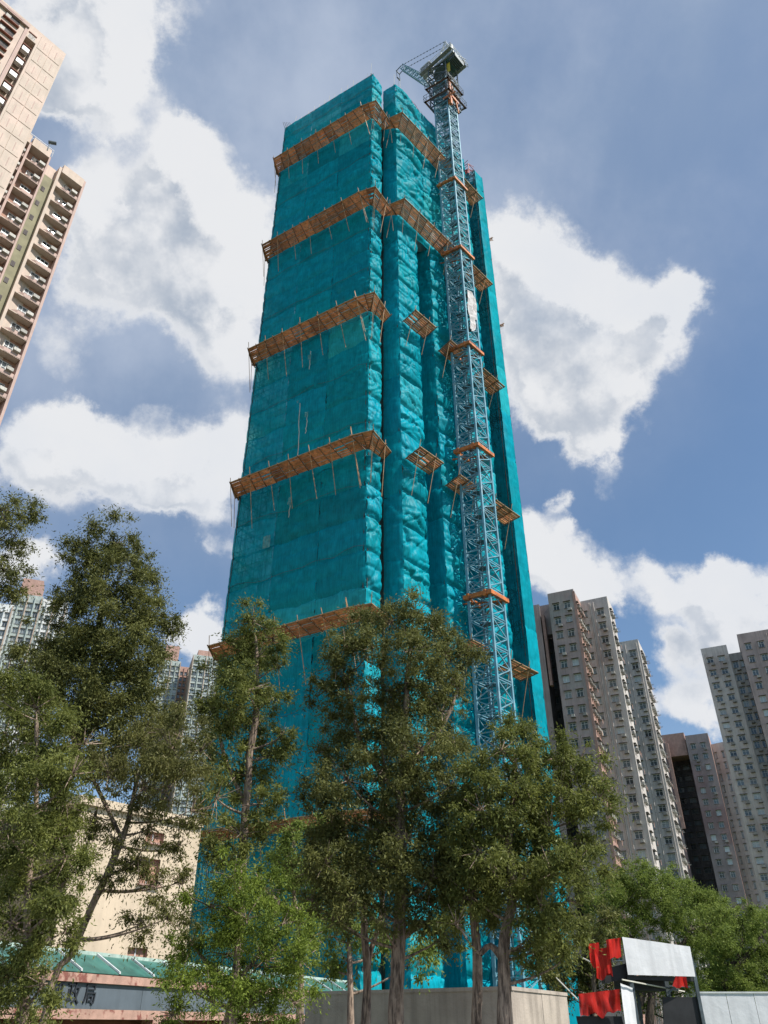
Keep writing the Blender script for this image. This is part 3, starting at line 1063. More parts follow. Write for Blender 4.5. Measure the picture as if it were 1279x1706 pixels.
for s_ in (-1, 1):
    dk2.box(V2(CB - AX * 3.1 + AY * (1.46 * s_ if s_ > 0 else -2.3), dz + .1), AX * 6.5, AY * .6, (0, 0, .05))
tag(dk2.build('side_walkway', pbr('pale grating', (.26, .27, .28), .6, .2, 3), crane))
rl = MB()
for s_ in (-1, 1):
    y0 = s_ * 2.3
    for zz in (.6, 1.15):
        rl.tube(V2(CB - AX * 3.1 + AY * y0, dz + zz), V2(CB + AX * 3.5 + AY * y0, dz + zz), .035, 4)
    for k in range(11):
        p = CB + AX * (-3.1 + k * .66) + AY * y0
        rl.tube(V2(p, dz), V2(p, dz + 1.15), .03, 4)
for k in range(6):
    p = CB + AX * 3.5 + AY * (-2.3 + k * .92)
    rl.tube(V2(p, dz), V2(p, dz + 1.15), .03, 4)
for zz in (.6, 1.15):
    rl.tube(V2(CB + AX * 3.5 - AY * 2.3, dz + zz), V2(CB + AX * 3.5 + AY * 2.3, dz + zz), .035, 4)
rl.build('guardrail', M['steel_white'], crane)
mh = MB()
mh.box(V2(CB + AX * .9 - AY * 1.2, dz + .5), AX * 1.9, AY * 2.2, (0, 0, 1.6))
mh.box(V2(CB + AX * 1.0 - AY * 1.1, dz - .32), AX * 1.6, AY * 2.2, (0, 0, .2))
for k in range(6):
    mh.box(V2(CB + AX * .82 - AY * (1.1 - k * .37), dz + .7), AX * .06, AY * .3, (0, 0, 1.4))
mh.build('machine_house', M['machine_green'], crane)
cw = MB()
for k in range(5):
    cw.box(V2(CB + AX * (2.15 + k * .28) - AY * 1.15, dz - 1.1), AX * .2, AY * 2.3, (0, 0, 1.2))
tag(cw.build('counterweight', M['steel_dark'], crane))
wt2 = MB()
wt2.tube(V2(CB + AX * 2.6 - AY * .9, dz + 2.1), V2(CB + AX * 2.6 - AY * .9, dz + 3.3), .42, 12)
wt2.box(V2(CB + AX * 1.4 + AY * .1, dz + 2.1), AX * .7, AY * .8, (0, 0, .5))
wt2.build('white_tank', M['steel_white'], crane)
dr = MB()
for p_, r_ in ((CB + AX * 3.0 + AY * 1.6, .35), (CB - AX * 1.7 - AY * 1.7, .32), (CB - AX * 1.1 - AY * 1.9, .28)):
    dr.tube(V2(p_ - AY * .3, dz + 1.2), V2(p_ + AY * .3, dz + 1.2), r_, 12)
dr.build('winch_drum', pbr('black drum', (.02, .02, .022), .5), crane)
cabm = MB()
co = CB - AX * 3.0 - AY * 2.1
cabm.box(V2(co, dz + .16), AX * 1.9, AY * 1.2, (0, 0, .5))
cabm.box(V2(co, dz + 1.9), AX * 1.9, AY * 1.2, (0, 0, .2))
for u, v in ((0, 0), (1.8, 0), (0, 1.1), (1.8, 1.1)):
    cabm.box(V2(co + AX * u + AY * v, dz + .66), AX * .1, AY * .1, (0, 0, 1.24))
oc = cabm.build('cab', M['steel_white'], crane)
cg = MB()
cg.box(V2(co + AX * .05 + AY * .05, dz + .66), AX * 1.8, AY * 1.1, (0, 0, 1.24))
cg.build('cab_glass', M['glass'], oc)
af = MB()
apex = V2(CB + AX * 1.3, dz + 7.6)
for s_ in (-1.15, 1.15):
    af.tube(V2(CB + AX * 3.0 + AY * s_, dz + .5), apex + AY * (s_ * .35), .13, 5)
    af.tube(V2(CB - AX * .4 + AY * s_, dz + .5), apex + AY * (s_ * .35), .11, 5)
for k in range(1, 5):
    f = k / 5
    l_ = [(V2(CB + AX * 3.0 + AY * s_, dz + .5)).lerp(apex + AY * (s_ * .35), f) for s_ in (-1.15, 1.15)]
    m_ = [(V2(CB - AX * .4 + AY * s_, dz + .5)).lerp(apex + AY * (s_ * .35), f) for s_ in (-1.15, 1.15)]
    af.tube(l_[0], l_[1], .06, 4)
    af.tube(l_[0], m_[0], .05, 4)
    af.tube(l_[1], m_[1], .05, 4)
af.build('a_frame', M['steel_white'], crane)
# jib, luffed up and pointing away over the building
jb = MB()
foot = V2(CB - AX * 2.9, dz + .3)
jdir = (-AX * math.cos(R(66)) + Vector((0, 0, math.sin(R(66)))))
jl = 14.0
jn = AY.cross(jdir).normalized()
ch = [[], [], [], []]
nst = 15
for k in range(nst + 1):
    f = k / nst
    hw = .62 * (1 - .35 * f) if f > .12 else .62
    hh = .62 * (1 - .35 * f) * min(1, .35 + f * 5)
    c0 = foot + jdir * (jl * f)
    for a, (sy, sn) in enumerate(((-1, -1), (1, -1), (1, 1), (-1, 1))):
        ch[a].append(c0 + AY * (sy * hw) + jn * (sn * hh))
for a in range(4):
    for k in range(nst):
        b = (a + 1) % 4
        jb.tube(ch[a][k], ch[a][k + 1], .075, 4, cap=False)
        jb.tube(ch[a][k], ch[b][k], .04, 4, cap=False)
        if k % 2: jb.tube(ch[a][k], ch[b][k + 1], .045, 4, cap=False)
        else: jb.tube(ch[b][k], ch[a][k + 1], .045, 4, cap=False)
oj = jb.build('jib', M['steel_blue'], crane)
tip = foot + jdir * jl
jt = MB()
for s_ in (-.4, .4):
    jt.tube(tip + AY * s_, tip + AY * s_ - AX * 1.1 + Vector((0, 0, -.3)), .08, 4)
    jt.tube(tip + AY * s_ - AX * 1.1 + Vector((0, 0, -.3)), tip + AY * s_ - AX * 1.0 + Vector((0, 0, -2.6)), .07, 4)
jt.tube(tip - AY * .5 - AX * 1.1 + Vector((0, 0, -.3)), tip + AY * .5 - AX * 1.1 + Vector((0, 0, -.3)), .1, 5)
jt.tube(tip - AY * .4 - AX * 1.0 + Vector((0, 0, -2.6)), tip + AY * .4 - AX * 1.0 + Vector((0, 0, -2.6)), .12, 5)
jt.build('jib_head', M['steel_dark'], oj)
hk = MB()
hp = tip - AX * 1.0 + Vector((0, 0, -2.6))
hk.tube(hp, hp + Vector((0, 0, -9)), .03, 4)
hk.tube(hp + Vector((.3, 0, 0)), hp + Vector((.3, 0, -9)), .03, 4)
oh = hk.build('hoist_rope', M['rope'], crane)
hb = MB()
hb.box(hp + Vector((-.15, -.25, -10.2)), (.6, 0, 0), (0, .5, 0), (0, 0, 1.2))
hb.tube(hp + Vector((.15, 0, -10.2)), hp + Vector((.15, 0, -10.9)), .08, 6)
hb.build('hook_block', M['yellow'], oh)
pn = MB()
for s_ in (-.4, .4):
    pn.tube(apex + AY * s_, tip + AY * s_, .03, 4)
    for k in range(14):
        c0 = (apex + AY * s_).lerp(tip + AY * s_, (k + .5) / 14)
        pn.cbox(c0, (.14, 0, 0), (0, .14, 0), (0, 0, .14))
pn.build('pendant_line', M['steel_dark'], crane)


# ------------------------------------------------------------------ apartment blocks
def grid_wall(mb, p0, d, n, width, z0, z1, cols, rows, dep=.16, m=0, mr=None):
    """wall in plane with rectangular openings at cols x rows; cols: [(u0,u1)], rows: [(za,zb)]"""
    mr = m if mr is None else mr
    us = [0.0]
    for a, b in cols: us += [a, b]
    us.append(width)
    zs = [z0]
    for a, b in rows: zs += [a, b]
    zs.append(z1)
    P_ = lambda u, z, k=0.0: (p0.x + d.x * u - n.x * k, p0.y + d.y * u - n.y * k, z)
    for i in range(len(us) - 1):
        if us[i + 1] - us[i] < 1e-5: continue
        if i % 2 == 0:
            mb.quad(P_(us[i], z0), P_(us[i + 1], z0), P_(us[i + 1], z1), P_(us[i], z1), m)
        else:
            for j in range(0, len(zs) - 1, 2):
                mb.quad(P_(us[i], zs[j]), P_(us[i + 1], zs[j]), P_(us[i + 1], zs[j + 1]), P_(us[i], zs[j + 1]), m)
            for a, b in rows:
                u0, u1 = us[i], us[i + 1]
                mb.quad(P_(u0, a), P_(u1, a), P_(u1, a, dep), P_(u0, a, dep), mr)
                mb.quad(P_(u0, b), P_(u1, b), P_(u1, b, dep), P_(u0, b, dep), mr)
                mb.quad(P_(u0, a), P_(u0, b), P_(u0, b, dep), P_(u0, a, dep), mr)
                mb.quad(P_(u1, a), P_(u1, b), P_(u1, b, dep), P_(u1, a, dep), mr)
                mb.quad(P_(u0, a, dep), P_(u1, a, dep), P_(u1, b, dep), P_(u0, b, dep), mr)


WCACHE = {}


def window_mesh(wd, h, d, n, kind, glass):
    """origin at sill-left of opening on wall plane, d along wall, n outward"""
    key = (round(wd, 2), round(h, 2), round(d.x, 3), round(d.y, 3), round(n.x, 3), kind, glass)
    if key in WCACHE: return WCACHE[key]
    mb = MB()
    Z = Vector((0, 0, 1))
    dep = .13
    o = -n * dep
    fr = .07
    mb.box(o + d * .0, d * wd, n * .05, Z * fr, 1)
    mb.box(o + Z * (h - fr), d * wd, n * .05, Z * fr, 1)
    mb.box(o + Z * fr, d * fr, n * .05, Z * (h - 2 * fr), 1)
    mb.box(o + d * (wd - fr) + Z * fr, d * fr, n * .05, Z * (h - 2 * fr), 1)
    nm = 2 if kind != 'wide' else 4
    for k in range(1, nm):
        mb.box(o + d * (wd * k / nm - .03) + Z * fr, d * .06, n * .05, Z * (h - 2 * fr), 1)
    mb.box(o + d * fr + Z * (h * .66), d * (wd - 2 * fr), n * .048, Z * .05, 1)
    mb.quad(o + n * .02 + d * fr + Z * fr, o + n * .02 + d * (wd - fr) + Z * fr, o + n * .02 + d * (wd - fr) + Z * (h - fr), o + n * .02 + d * fr + Z * (h - fr), 0)
    if kind == 'open':       # a casement standing open
        mb.box(o + n * .15 + d * .02 + Z * .1, n * .45 + d * .1, d * .04, Z * (h - .2), 1)
    # hood and sill
    mb.box(d * -.12 + Z * (h + .05) + n * .003, d * (wd + .24), n * .30, Z * .08, 2)
    mb.box(d * -.08 + Z * -.09 + n * .003, d * (wd + .16), n * .12, Z * .08, 2)
    if kind == 'ac':
        mb.box(d * (wd * .55) + Z * -.62 + n * .02, d * .62, n * .5, Z * .45, 3)
        mb.box(d * (wd * .5) + Z * -.70 + n * .003, d * .75, n * .55, Z * .06, 2)
    if kind == 'wide':
        mb.box(d * .05 + Z * -.66 + n * .02, d * .6, n * .5, Z * .45, 3)
        mb.box(d * (wd - .7) + Z * -.66 + n * .02, d * .6, n * .5, Z * .45, 3)
        mb.box(d * -.1 + Z * -.74 + n * .003, d * (wd + .2), n * .5, Z * .06, 2)
    me = mb.mesh('window', [M[glass], M['frame'] if kind != 'dim' else M['hood'], M['hood'], M['ac']])
    WCACHE[key] = me
    return me


def wing(par, p, d, n, width, top, zlow, fh, cols, mats, wh=1.25, kinds=('plain',), first=1.9, part='wall', miss=0.0, zvis=0.0):
    """a wall of windows; p right or left bottom corner on plan, d along it, n outward. zlow: lowest floor with windows"""
    rows = []
    z = top - first - wh
    while z > zlow:
        rows.append((z, z + wh))
        z -= fh
    rows = rows[::-1]
    mb = MB()
    grid_wall(mb, p, d, n, width, 0, top, cols, rows, .15, 0, 1)
    mb.build(part, mats, par)
    for (za, zb) in rows:
        for ci, (u0, u1) in enumerate(cols):
            if rnd.random() < miss: continue
            k = kinds[ci % len(kinds)]
            if k == 'mix': k = rnd.choice(('plain', 'plain', 'open', 'ac'))
            gl = 'glass_pale' if rnd.random() < .3 and k not in ('dim', 'wide') else 'glass'
            me = window_mesh(u1 - u0, wh, d, n, k, gl)
            q = p + d * u0
            place('window', me, par, loc=(q.x, q.y, za))
    return rows


def plain_walls(par, pts, top, mat, part='wall', z0=0):
    mb = MB()
    for a, b in zip(pts[:-1], pts[1:]):
        mb.quad((a.x, a.y, z0), (b.x, b.y, z0), (b.x, b.y, top), (a.x, a.y, top))
    mb.build(part, mat, par)


def roof_slab(par, pts, z, mat, th=.35, over=0.0):
    mb = MB()
    prism(mb, pts, z, z + th)
    mb.f.append(tuple(range(len(pts)))[::-1]); mb.m.append(0)
    mb.build('roof', mat, par)


def ac_cluster(par, p, d, n, top, zlow, fh, count, seed):
    """window boxes, air conditioners, drying racks on a narrow flank, one cluster per floor"""
    r_ = random.Random(seed)
    var = []
    for v_ in range(4):
        mb = MB()
        for k in range(count):
            u = .4 + k * 1.25 + r_.uniform(-.1, .1)
            mb.box(d * u + n * .02 + Vector((0, 0, -.1)), d * .75, n * r_.uniform(.4, .6), (0, 0, .5), 0)
            mb.box(d * (u - .1) + n * .01 + Vector((0, 0, 1.15)), d * 1.0, n * .38, (0, 0, .07), 1)
            mb.box(d * (u - .02) + n * .01 + Vector((0, 0, .45)), d * .8, n * .06, (0, 0, .68), 2)
            if r_.random() < .6:
                for q in range(4):
                    mb.tube(d * (u + q * .2) + n * .1 + Vector((0, 0, -.25)), d * (u + q * .2) + n * 1.1 + Vector((0, 0, -.15)), .02, 3)
            if r_.random() < .4:
                mb.box(d * (u + .1) + n * .75 + Vector((0, 0, -.9)), d * .4, n * .03, (0, 0, .75), 3)
        var.append(mb.mesh('window_box', [M['ac'], M['hood'], M['glass'], M['rose_trim']]))
    z = top - 3.0
    while z > zlow:
        place('window_box', r_.choice(var), par, loc=(p.x, p.y, z))
        z -= fh


def pipe(par, p, n, z0, z1, r=.07, mat='grey_wall'):
    mb = MB()
    mb.tube(V2(p + n * .12, z0), V2(p + n * .12, z1), r, 6)
    mb.build('drain_pipe', M[mat], par)


FH = 2.75
DL = Vector((-.905, .425, 0)).normalized()        # fronts of the right hand blocks, going left and away
DB = Vector((.425, .905, 0)).normalized()         # their flanks, going away
NF = nrm_out(DL, Vector((0, -1, 0)))
NS = nrm_out(DB, Vector((1, 0, 0)))
TOP = 65.6 + EYE
RG = 'grey and pink public housing blocks on the right'


def front_from_left(pl, pr):
    """order so that cols run left to right: returns start, dir, width"""
    d = (pr - pl)
    return pl, d.normalized(), d.length


# block nearest the tower
blk = thing('apartment_block', 'grey pink housing block right beside the netted tower, tallest on that side', 'apartment block', (38, 132, 0), RG)
a1 = Vector((34.6, 125, 0)); a0 = a1 + DL * 4.75
p, d, wd = front_from_left(a0, a1)
wing(blk, p, d, NF, wd, TOP, 8, FH, [(.75, 1.85), (2.75, 3.85)], [M['pink_wall'], M['recess']], kinds=('mix', 'mix'))
fl = MB()
fl.quad(V2(a1), V2(a1 + DB * 5.6), V2(a1 + DB * 5.6, TOP), V2(a1, TOP))
tag(fl.build('wall', M['rose_trim'], blk), 'narrow sunlit salmon flank crowded with window boxes')
ac_cluster(blk, a1 + DB * .3, DB, NS, TOP, 8, FH, 4, 3)
tr_ = MB()
tr_.box(V2(a1 - NS * .25 + NF * .0, 0), NS * .45, NF * .06, (0, 0, TOP - .1))
tr_.build('corner_strip', M['rose_trim'], blk)
roof_slab(blk, [a0 - DL * 0, a1, a1 + DB * 6, a0 + DB * 6], TOP + .002, M['pink_wall'], .4)
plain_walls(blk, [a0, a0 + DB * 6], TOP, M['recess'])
# recess and the wing hidden behind the net
r0 = a0 + DB * 6.5
wing(blk, r0 + DL * 3.2, -DL, NF, 3.2, TOP - 1, 6, FH, [(.4, 1.4), (1.9, 2.9)], [M['recess'], M['recess']], kinds=('dim', 'dim'), part='recess_wall')
w0 = a0 + DB * 2.6 + DL * 2.4
plain_walls(blk, [w0, w0 + DL * 3.6, w0 + DL * 3.6 + DB * 8], TOP, M['pink_wall'])
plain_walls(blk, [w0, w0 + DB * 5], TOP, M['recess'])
bm = MB()
bm.box(V2(w0 + DB * .8, TOP - 6), -DL * 2.4, DB * .6, (0, 0, 6))
bm.build('link_beam', M['pink_wall'], blk)
fin = MB()
fin.box(V2(w0 - DL * .3 + NF * .3, TOP - 16), -DL * .5, DB * 1.0, (0, 0, 13.5))
fin.build('fin_wall', M['rose_trim'], blk)
# off-white wing set back
b1 = Vector((41.4, 127.9, 0)); b0 = a1 + DB * 5.6
p, d, wd = front_from_left(b0, b1)
nb_ = nrm_out(d, Vector((0, -1, 0)))
wing(blk, p, d, nb_, wd, TOP, 6, FH, [(.45, .95), (wd - 2.15, wd - .95)], [M['grey_wall'], M['recess']], kinds=('plain', 'ac'), wh=1.1)
for u in (1.45, 1.7, wd - 2.6):
    pipe(blk, p + d * u, nb_, 0, TOP - .3)
side = MB()
side.quad(V2(b1), V2(b1 + DB * 6), V2(b1 + DB * 6, TOP), V2(b1, TOP))
tag(side.build('wall', M['grey_wall'], blk), 'thin sunlit off white flank')
ac_cluster(blk, b1 + DB * .3, DB, NS, TOP, 6, FH, 2, 9)
roof_slab(blk, [b0, b1, b1 + DB * 6, b0 + DB * 6], TOP + .002, M['grey_wall'], .4)

# second off-white block
blk2 = thing('apartment_block', 'slim off white housing block, second from the netted tower, with a sunlit white edge', 'apartment block', (50, 150, 0), RG)
c1 = Vector((52.4, 147, 0)); c0 = c1 + DL * 5.6
p, d, wd = front_from_left(c0, c1)
wing(blk2, p, d, NF, wd, TOP, 6, FH, [(.5, 1.15), (1.9, 2.2), (wd - 2.1, wd - .85)], [M['grey_wall'], M['recess']], kinds=('ac', 'plain', 'ac'), wh=1.15)
for u in (wd - 2.7, wd - .45):
    pipe(blk2, p + d * u, NF, 0, TOP - .3)
side = MB()
side.quad(V2(c1), V2(c1 + DB * 9), V2(c1 + DB * 9, TOP), V2(c1, TOP))
side.build('wall', M['grey_wall'], blk2)
ac_cluster(blk2, c1 + DB * .5, DB, NS, TOP, 6, FH, 4, 5)
roof_slab(blk2, [c0, c1, c1 + DB * 9, c0 + DB * 9], TOP + .002, M['grey_wall'], .4)

# far mauve block with a dark central recess
T3 = 62 + EYE
blk3 = thing('apartment_block', 'lower and farther mauve housing block with a black recess down its middle', 'apartment block', (78, 200, 0), RG)
e1 = Vector((83.4, 197, 0)); e0 = e1 + DL * 5.6
p, d, wd = front_from_left(e0, e1)
wing(blk3, p, d, NF, wd, T3, 10, FH, [(1.0, 2.1), (3.4, 4.5)], [M['mauve_wall'], M['recess']], kinds=('mix', 'mix'))
side = MB()
side.quad(V2(e1), V2(e1 + DB * 8), V2(e1 + DB * 8, T3), V2(e1, T3))
side.build('wall', M['rose_trim'], blk3)
roof_slab(blk3, [e0, e1, e1 + DB * 8, e0 + DB * 8], T3 + .002, M['mauve_wall'], .4)
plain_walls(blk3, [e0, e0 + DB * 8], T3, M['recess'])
f1 = e0 + DL * 5.2
wing(blk3, e0 + DB * 7 + DL * 5.2, -DL, NF, 5.2, T3 - .5, 8, FH, [(.6, 1.8), (2.6, 4.2)], [M['recess'], M['recess']], kinds=('dim', 'dim'), part='recess_wall')
f0 = f1 + DL * 6.5
p, d, wd = front_from_left(f0, f1)
wing(blk3, p, d, NF, wd, T3 - .8, 10, FH, [(.6, 1.6), (2.4, 3.4), (4.8, 5.8)], [M['mauve_wall'], M['recess']], kinds=('mix', 'mix'))
roof_slab(blk3, [f0, f1, f1 + DB * 8, f0 + DB * 8], T3 - .798, M['mauve_wall'], .4)
plain_walls(blk3, [f1, f1 + DB * 8], T3 - .8, M['recess'])
st = MB()
prism(st, [e0 + DL * .2 + DB * 1.0, e0 + DL * 5.8 + DB * 1.0, e0 + DL * 5.8 + DB * 6, e0 + DL * .2 + DB * 6], T3 - 4.2, T3 + 1.6)
st.f.append((0, 1, 2, 3)); st.m.append(0)
tag(st.build('stair_tower', M['rose_trim'], blk3), 'brick red top over the recess')
stp = MB()
stp.box(V2(f1 + NF * .003 - DL * .8, T3 - 22), DL * .8, NF * .5, (0, 0, 21))
stp.build('corner_strip', M['rose_trim'], blk3)

# big block on the right edge
blk4 = thing('apartment_block', 'large stained housing block cut off by the right picture edge', 'apartment block', (75, 150, 0), RG)
g0 = Vector((67.0, 152, 0)); g1 = Vector((71.6, 149.8, 0))
p, d, wd = front_from_left(g0, g1)
ng = nrm_out(d, Vector((0, -1, 0)))
wing(blk4, p, d, ng, wd, TOP, 6, FH, [(.75, 1.95), (wd - 2.1, wd - .9)], [M['grey_wall'], M['recess']], kinds=('ac', 'ac'), wh=1.05)
plain_walls(blk4, [g0, g0 + DB * 9], TOP, M['grey_wall'])
roof_slab(blk4, [g0, g1, g1 + DB * 9, g0 + DB * 9], TOP + .002, M['grey_wall'], .4)
h0 = Vector((70.4, 143.3, 0)); h1 = Vector((84.5, 137.4, 0))
# recessed strip with wide windows between the two fronts
q0 = g1 + DB * 1.2; 
wing(blk4, q0, -DL, NF, 3.2, TOP - 1.2, 6, FH, [(.35, 1.35), (1.8, 2.8)], [M['grey_wall'], M['recess']], kinds=('ac', 'plain'), wh=1.3, part='recess_wall')
h0 = q0 - DL * 2.4 - DB * 4.2
h1 = h0 - DL * 16
p, d, wd = front_from_left(h0, h1)
TH_ = 66.2 + EYE
wing(blk4, p, d, NF, wd, TH_, 6, FH, [(1.0, 2.1), (3.4, 4.5), (6.6, 7.8), (9.0, 10.2), (12, 13)], [M['pink_wall'], M['recess']], kinds=('mix', 'mix'))
plain_walls(blk4, [h0, h0 + DB * 5], TH_, M['recess'])
roof_slab(blk4, [h0, h1, h1 + DB * 12, h0 + DB * 12], TH_ + .002, M['pink_wall'], .4)
for u in (5.4, 5.8):
    pipe(blk4, p + d * u, NF, 20, TH_ - .4)
# narrow lit wing between the mauve block and the big one
blk5 = thing('apartment_block', 'narrow pale block squeezed between the mauve block and the large right hand block', 'apartment block', (88, 192, 0), RG)
T5 = T3 - 2
k0 = e1 + DB * 3.5 + NS * .004
k1 = k0 - DL * 9.5 - DB * 3.0
p, d, wd = front_from_left(k0, k1)
nk = nrm_out(d, Vector((0, -1, 0)))
wing(blk5, p, d, nk, wd, T5, 10, FH, [(.6, 1.0), (2.3, 2.8), (4.6, 5.2), (6.6, 7.2)], [M['grey_wall'], M['recess']], kinds=('plain',), wh=1.5)
roof_slab(blk5, [k0, k1, k1 + DB * 9, k0 + DB * 9], T5 + .002, M['grey_wall'], .4)
plain_walls(blk5, [k0, k0 + DB * 9], T5, M['grey_wall'])


# far towers behind the trees on the left
def far_tower(label, pxl, pxr, pytop, D, mats, cols_n, fh=2.9, crown=None, seed=1, zlow=.45, side=None):
    top = at((pxl + pxr) / 2, pytop, D).z
    l = at(pxl, pytop, D); r_ = at(pxr, pytop, D)
    kx = D / l.y
    pl, pr = Vector((l.x, D, 0)), Vector((r_.x, D + (r_.x - l.x) * .35, 0))
    t = thing('residential_tower', label, 'residential tower', ((pl.x + pr.x) / 2, D, 0), 'pale towers far behind the left hand trees')
    d = (pr - pl).normalized(); wd = (pr - pl).length
    n = nrm_out(d, Vector((0, -1, 0)))
    cw_ = wd / cols_n
    cols_ = [(k * cw_ + cw_ * .2, k * cw_ + cw_ * .8) for k in range(cols_n)]
    wing(t, pl, d, n, wd, top, top * zlow, fh, cols_, mats, wh=1.6, kinds=('plain',), first=2.2)
    for k in range(cols_n + 1):
        mb = MB()
        mb.box(V2(pl + d * (min(wd - .3, k * cw_)) + n * .004, top * zlow * .5), d * .3, n * .5, (0, 0, top - top * zlow * .5))
        mb.build('pilaster', mats[0] if k % 2 else M['tan_trim'], t)
    bd = -n
    plain_walls(t, [pr, pr + bd * 14, pl + bd * 14, pl], top, side or mats[0])
    roof_slab(t, [pl, pr, pr + bd * 14, pl + bd * 14], top + .002, mats[0], .6)
    if crown:
        mb = MB()
        o = pl + d * (wd * .15) + bd * 2
        prism(mb, [o, o + d * wd * .7, o + d * wd * .7 + bd * 6, o + bd * 6], top + .6, top + crown)
        tag(mb.build('roof_house', M['rose_trim'], t), 'brick red roof house')
    return t


far_tower('pale green and white tower behind the tree at the left edge', 22, 66, 990, 215, [M['teal_glass'], M['recess']], 4, crown=7, seed=1)
far_tower('white framed wing of the towers at the left edge, lower than its neighbour', 68, 108, 1000, 222, [M['steel_white'], M['recess']], 4, crown=None, seed=2)
far_tower('pale tower cut off by the left picture edge behind leaves', -30, 16, 1004, 210, [M['steel_white'], M['recess']], 4, seed=3)
far_tower('blue green tower with a red top, between two left hand trees', 268, 299, 1100, 350, [M['teal_glass'], M['recess']], 4, crown=9, seed=4)
far_tower('pinkish brown slim tower between two taller far towers', 300, 319, 1112, 360, [M['rose_trim'], M['recess']], 3, seed=5)
far_tower('tan and green tower with a dark roof slab, left of the slender tree', 322, 372, 1092, 345, [M['teal_glass'], M['recess']], 5, crown=4, seed=6, side=M['tan_trim'])

# ------------------------------------------------------------------ beige tower at the upper left
lt = thing('beige_tower', 'tall beige and pink apartment tower leaning in at the upper left corner', 'apartment tower', (-44, 58, 0))
EA = Vector((.66, .75, 0)).normalized()
NA = nrm_out(EA, Vector((1, -1, 0)))
TA = 100 + EYE
# wing A: blank panelled wall with an air-conditioner slot
pa1 = Vector((-39.3, 48.8, 0)); WA = 13.0
pa0 = pa1 - EA * WA
SL0, SL1 = WA - 4.5, WA - 3.3            # the slot
mb = MB()
zz0 = 40.0
mb.quad(V2(pa0, 0), V2(pa1, 0), V2(pa1, zz0), V2(pa0, zz0))
mb.quad(V2(pa0, zz0), V2(pa0 + EA * SL0, zz0), V2(pa0 + EA * SL0, TA), V2(pa0, TA))
mb.quad(V2(pa0 + EA * SL0, TA - 2.2), V2(pa0 + EA * SL1, TA - 2.2), V2(pa0 + EA * SL1, TA), V2(pa0 + EA * SL0, TA))
mb.quad(V2(pa0 + EA * SL1, zz0), V2(pa1, zz0), V2(pa1, TA), V2(pa0 + EA * SL1, TA))
for s_ in (SL0, SL1):
    q = pa0 + EA * s_
    mb.quad(V2(q, zz0), V2(q - NA * .9, zz0), V2(q - NA * .9, TA - 2.2), V2(q, TA - 2.2))
mb.quad(V2(pa0 + EA * SL0 - NA * .9, zz0), V2(pa0 + EA * SL1 - NA * .9, zz0), V2(pa0 + EA * SL1 - NA * .9, TA - 2.2), V2(pa0 + EA * SL0 - NA * .9, TA - 2.2))
mb.quad(V2(pa0 + EA * SL0, TA - 2.2), V2(pa0 + EA * SL1, TA - 2.2), V2(pa0 + EA * SL1 - NA * .9, TA - 2.2), V2(pa0 + EA * SL0 - NA * .9, TA - 2.2))
mb.build('wall', M['beige_tower'], lt)
plain_walls(lt, [pa1, pa1 - NA * 12, pa0 - NA * 12, pa0], TA, M['beige_tower'])
roof_slab(lt, [pa0 + NA * .0, pa1, pa1 - NA * 12, pa0 - NA * 12], TA + .002, M['beige_tower'], .5)
# proud wall panels, one per storey and bay
for k in range(19):
    z = TA - 2.75 * (k + 1)
    for u0, u1 in ((SL1 + .25, WA - 1.72), (WA - 1.64, WA - .2)):
        pm = MB()
        pm.box(V2(pa0 + EA * u0 + NA * .004, z + .06), EA * (u1 - u0), NA * .045, (0, 0, 2.6))
        pm.build('wall_panel', M['beige_tower'], lt)
        for q in range(3):
            uu = u0 + (u1 - u0) * (q + .5) / 3
            mk = MB()
            mk.box(V2(pa0 + EA * (uu - .04) + NA * .05, z + .55), EA * .08, NA * .02, (0, 0, 1.5))
            if q == 1: mk.build('panel_rib', M['pink_tower'], lt)
    if k < 19:
        ac = MB()
        ac.box(V2(pa0 + EA * (SL0 + .15) - NA * .55, z + .7), EA * .8, NA * .55, (0, 0, .75))
        ac.build('air_conditioner', M['steel_white'], lt)
        sh = MB()
        sh.box(V2(pa0 + EA * (SL0 + .05) - NA * .85, z + 1.62), EA * 1.0, NA * .95, (0, 0, .12))
        sh.build('shelf', M['brown_wall'], lt)
        tm = MB()
        tm.box(V2(pa0 + EA * (SL0 - .42) + NA * .004, z), EA * .35, NA * .16, (0, 0, 2.74))
        tm.build('slot_trim', M['pink_tower'], lt)
    # the windows further left
    wb = MB()
    u = SL0 - 2.9
    wb.box(V2(pa0 + EA * u + NA * .004, z + .5), EA * 1.9, NA * .35, (0, 0, .12), 0)
    wb.box(V2(pa0 + EA * u + NA * .004, z + 2.0), EA * 1.9, NA * .35, (0, 0, .12), 0)
    wb.box(V2(pa0 + EA * (u + .1) + NA * .004, z + .62), EA * 1.7, NA * .05, (0, 0, 1.38), 1)
    wb.box(V2(pa0 + EA * (u + .2) + NA * .06, z + .7), EA * .55, NA * .25, (0, 0, .6), 2)
    wb.build('window', [M['brown_wall'], M['recess'], M['ac']], lt)
par_ = MB()
par_.box(V2(pa0 - EA * .1 + NA * .003, TA - .9), EA * (SL0 + .0), NA * .35, (0, 0, .6))
par_.build('ledge', M['pink_tower'], lt)
cr = MB()
cr.box(V2(pa1 - EA * 5.5 - NA * 3, TA + .5), EA * 4, -NA * 4, (0, 0, 3))
cr.build('roof_house', M['pink_tower'], lt)

# wings B and C: stacked recessed balconies
TBz = 90 + EYE
NBf = 17


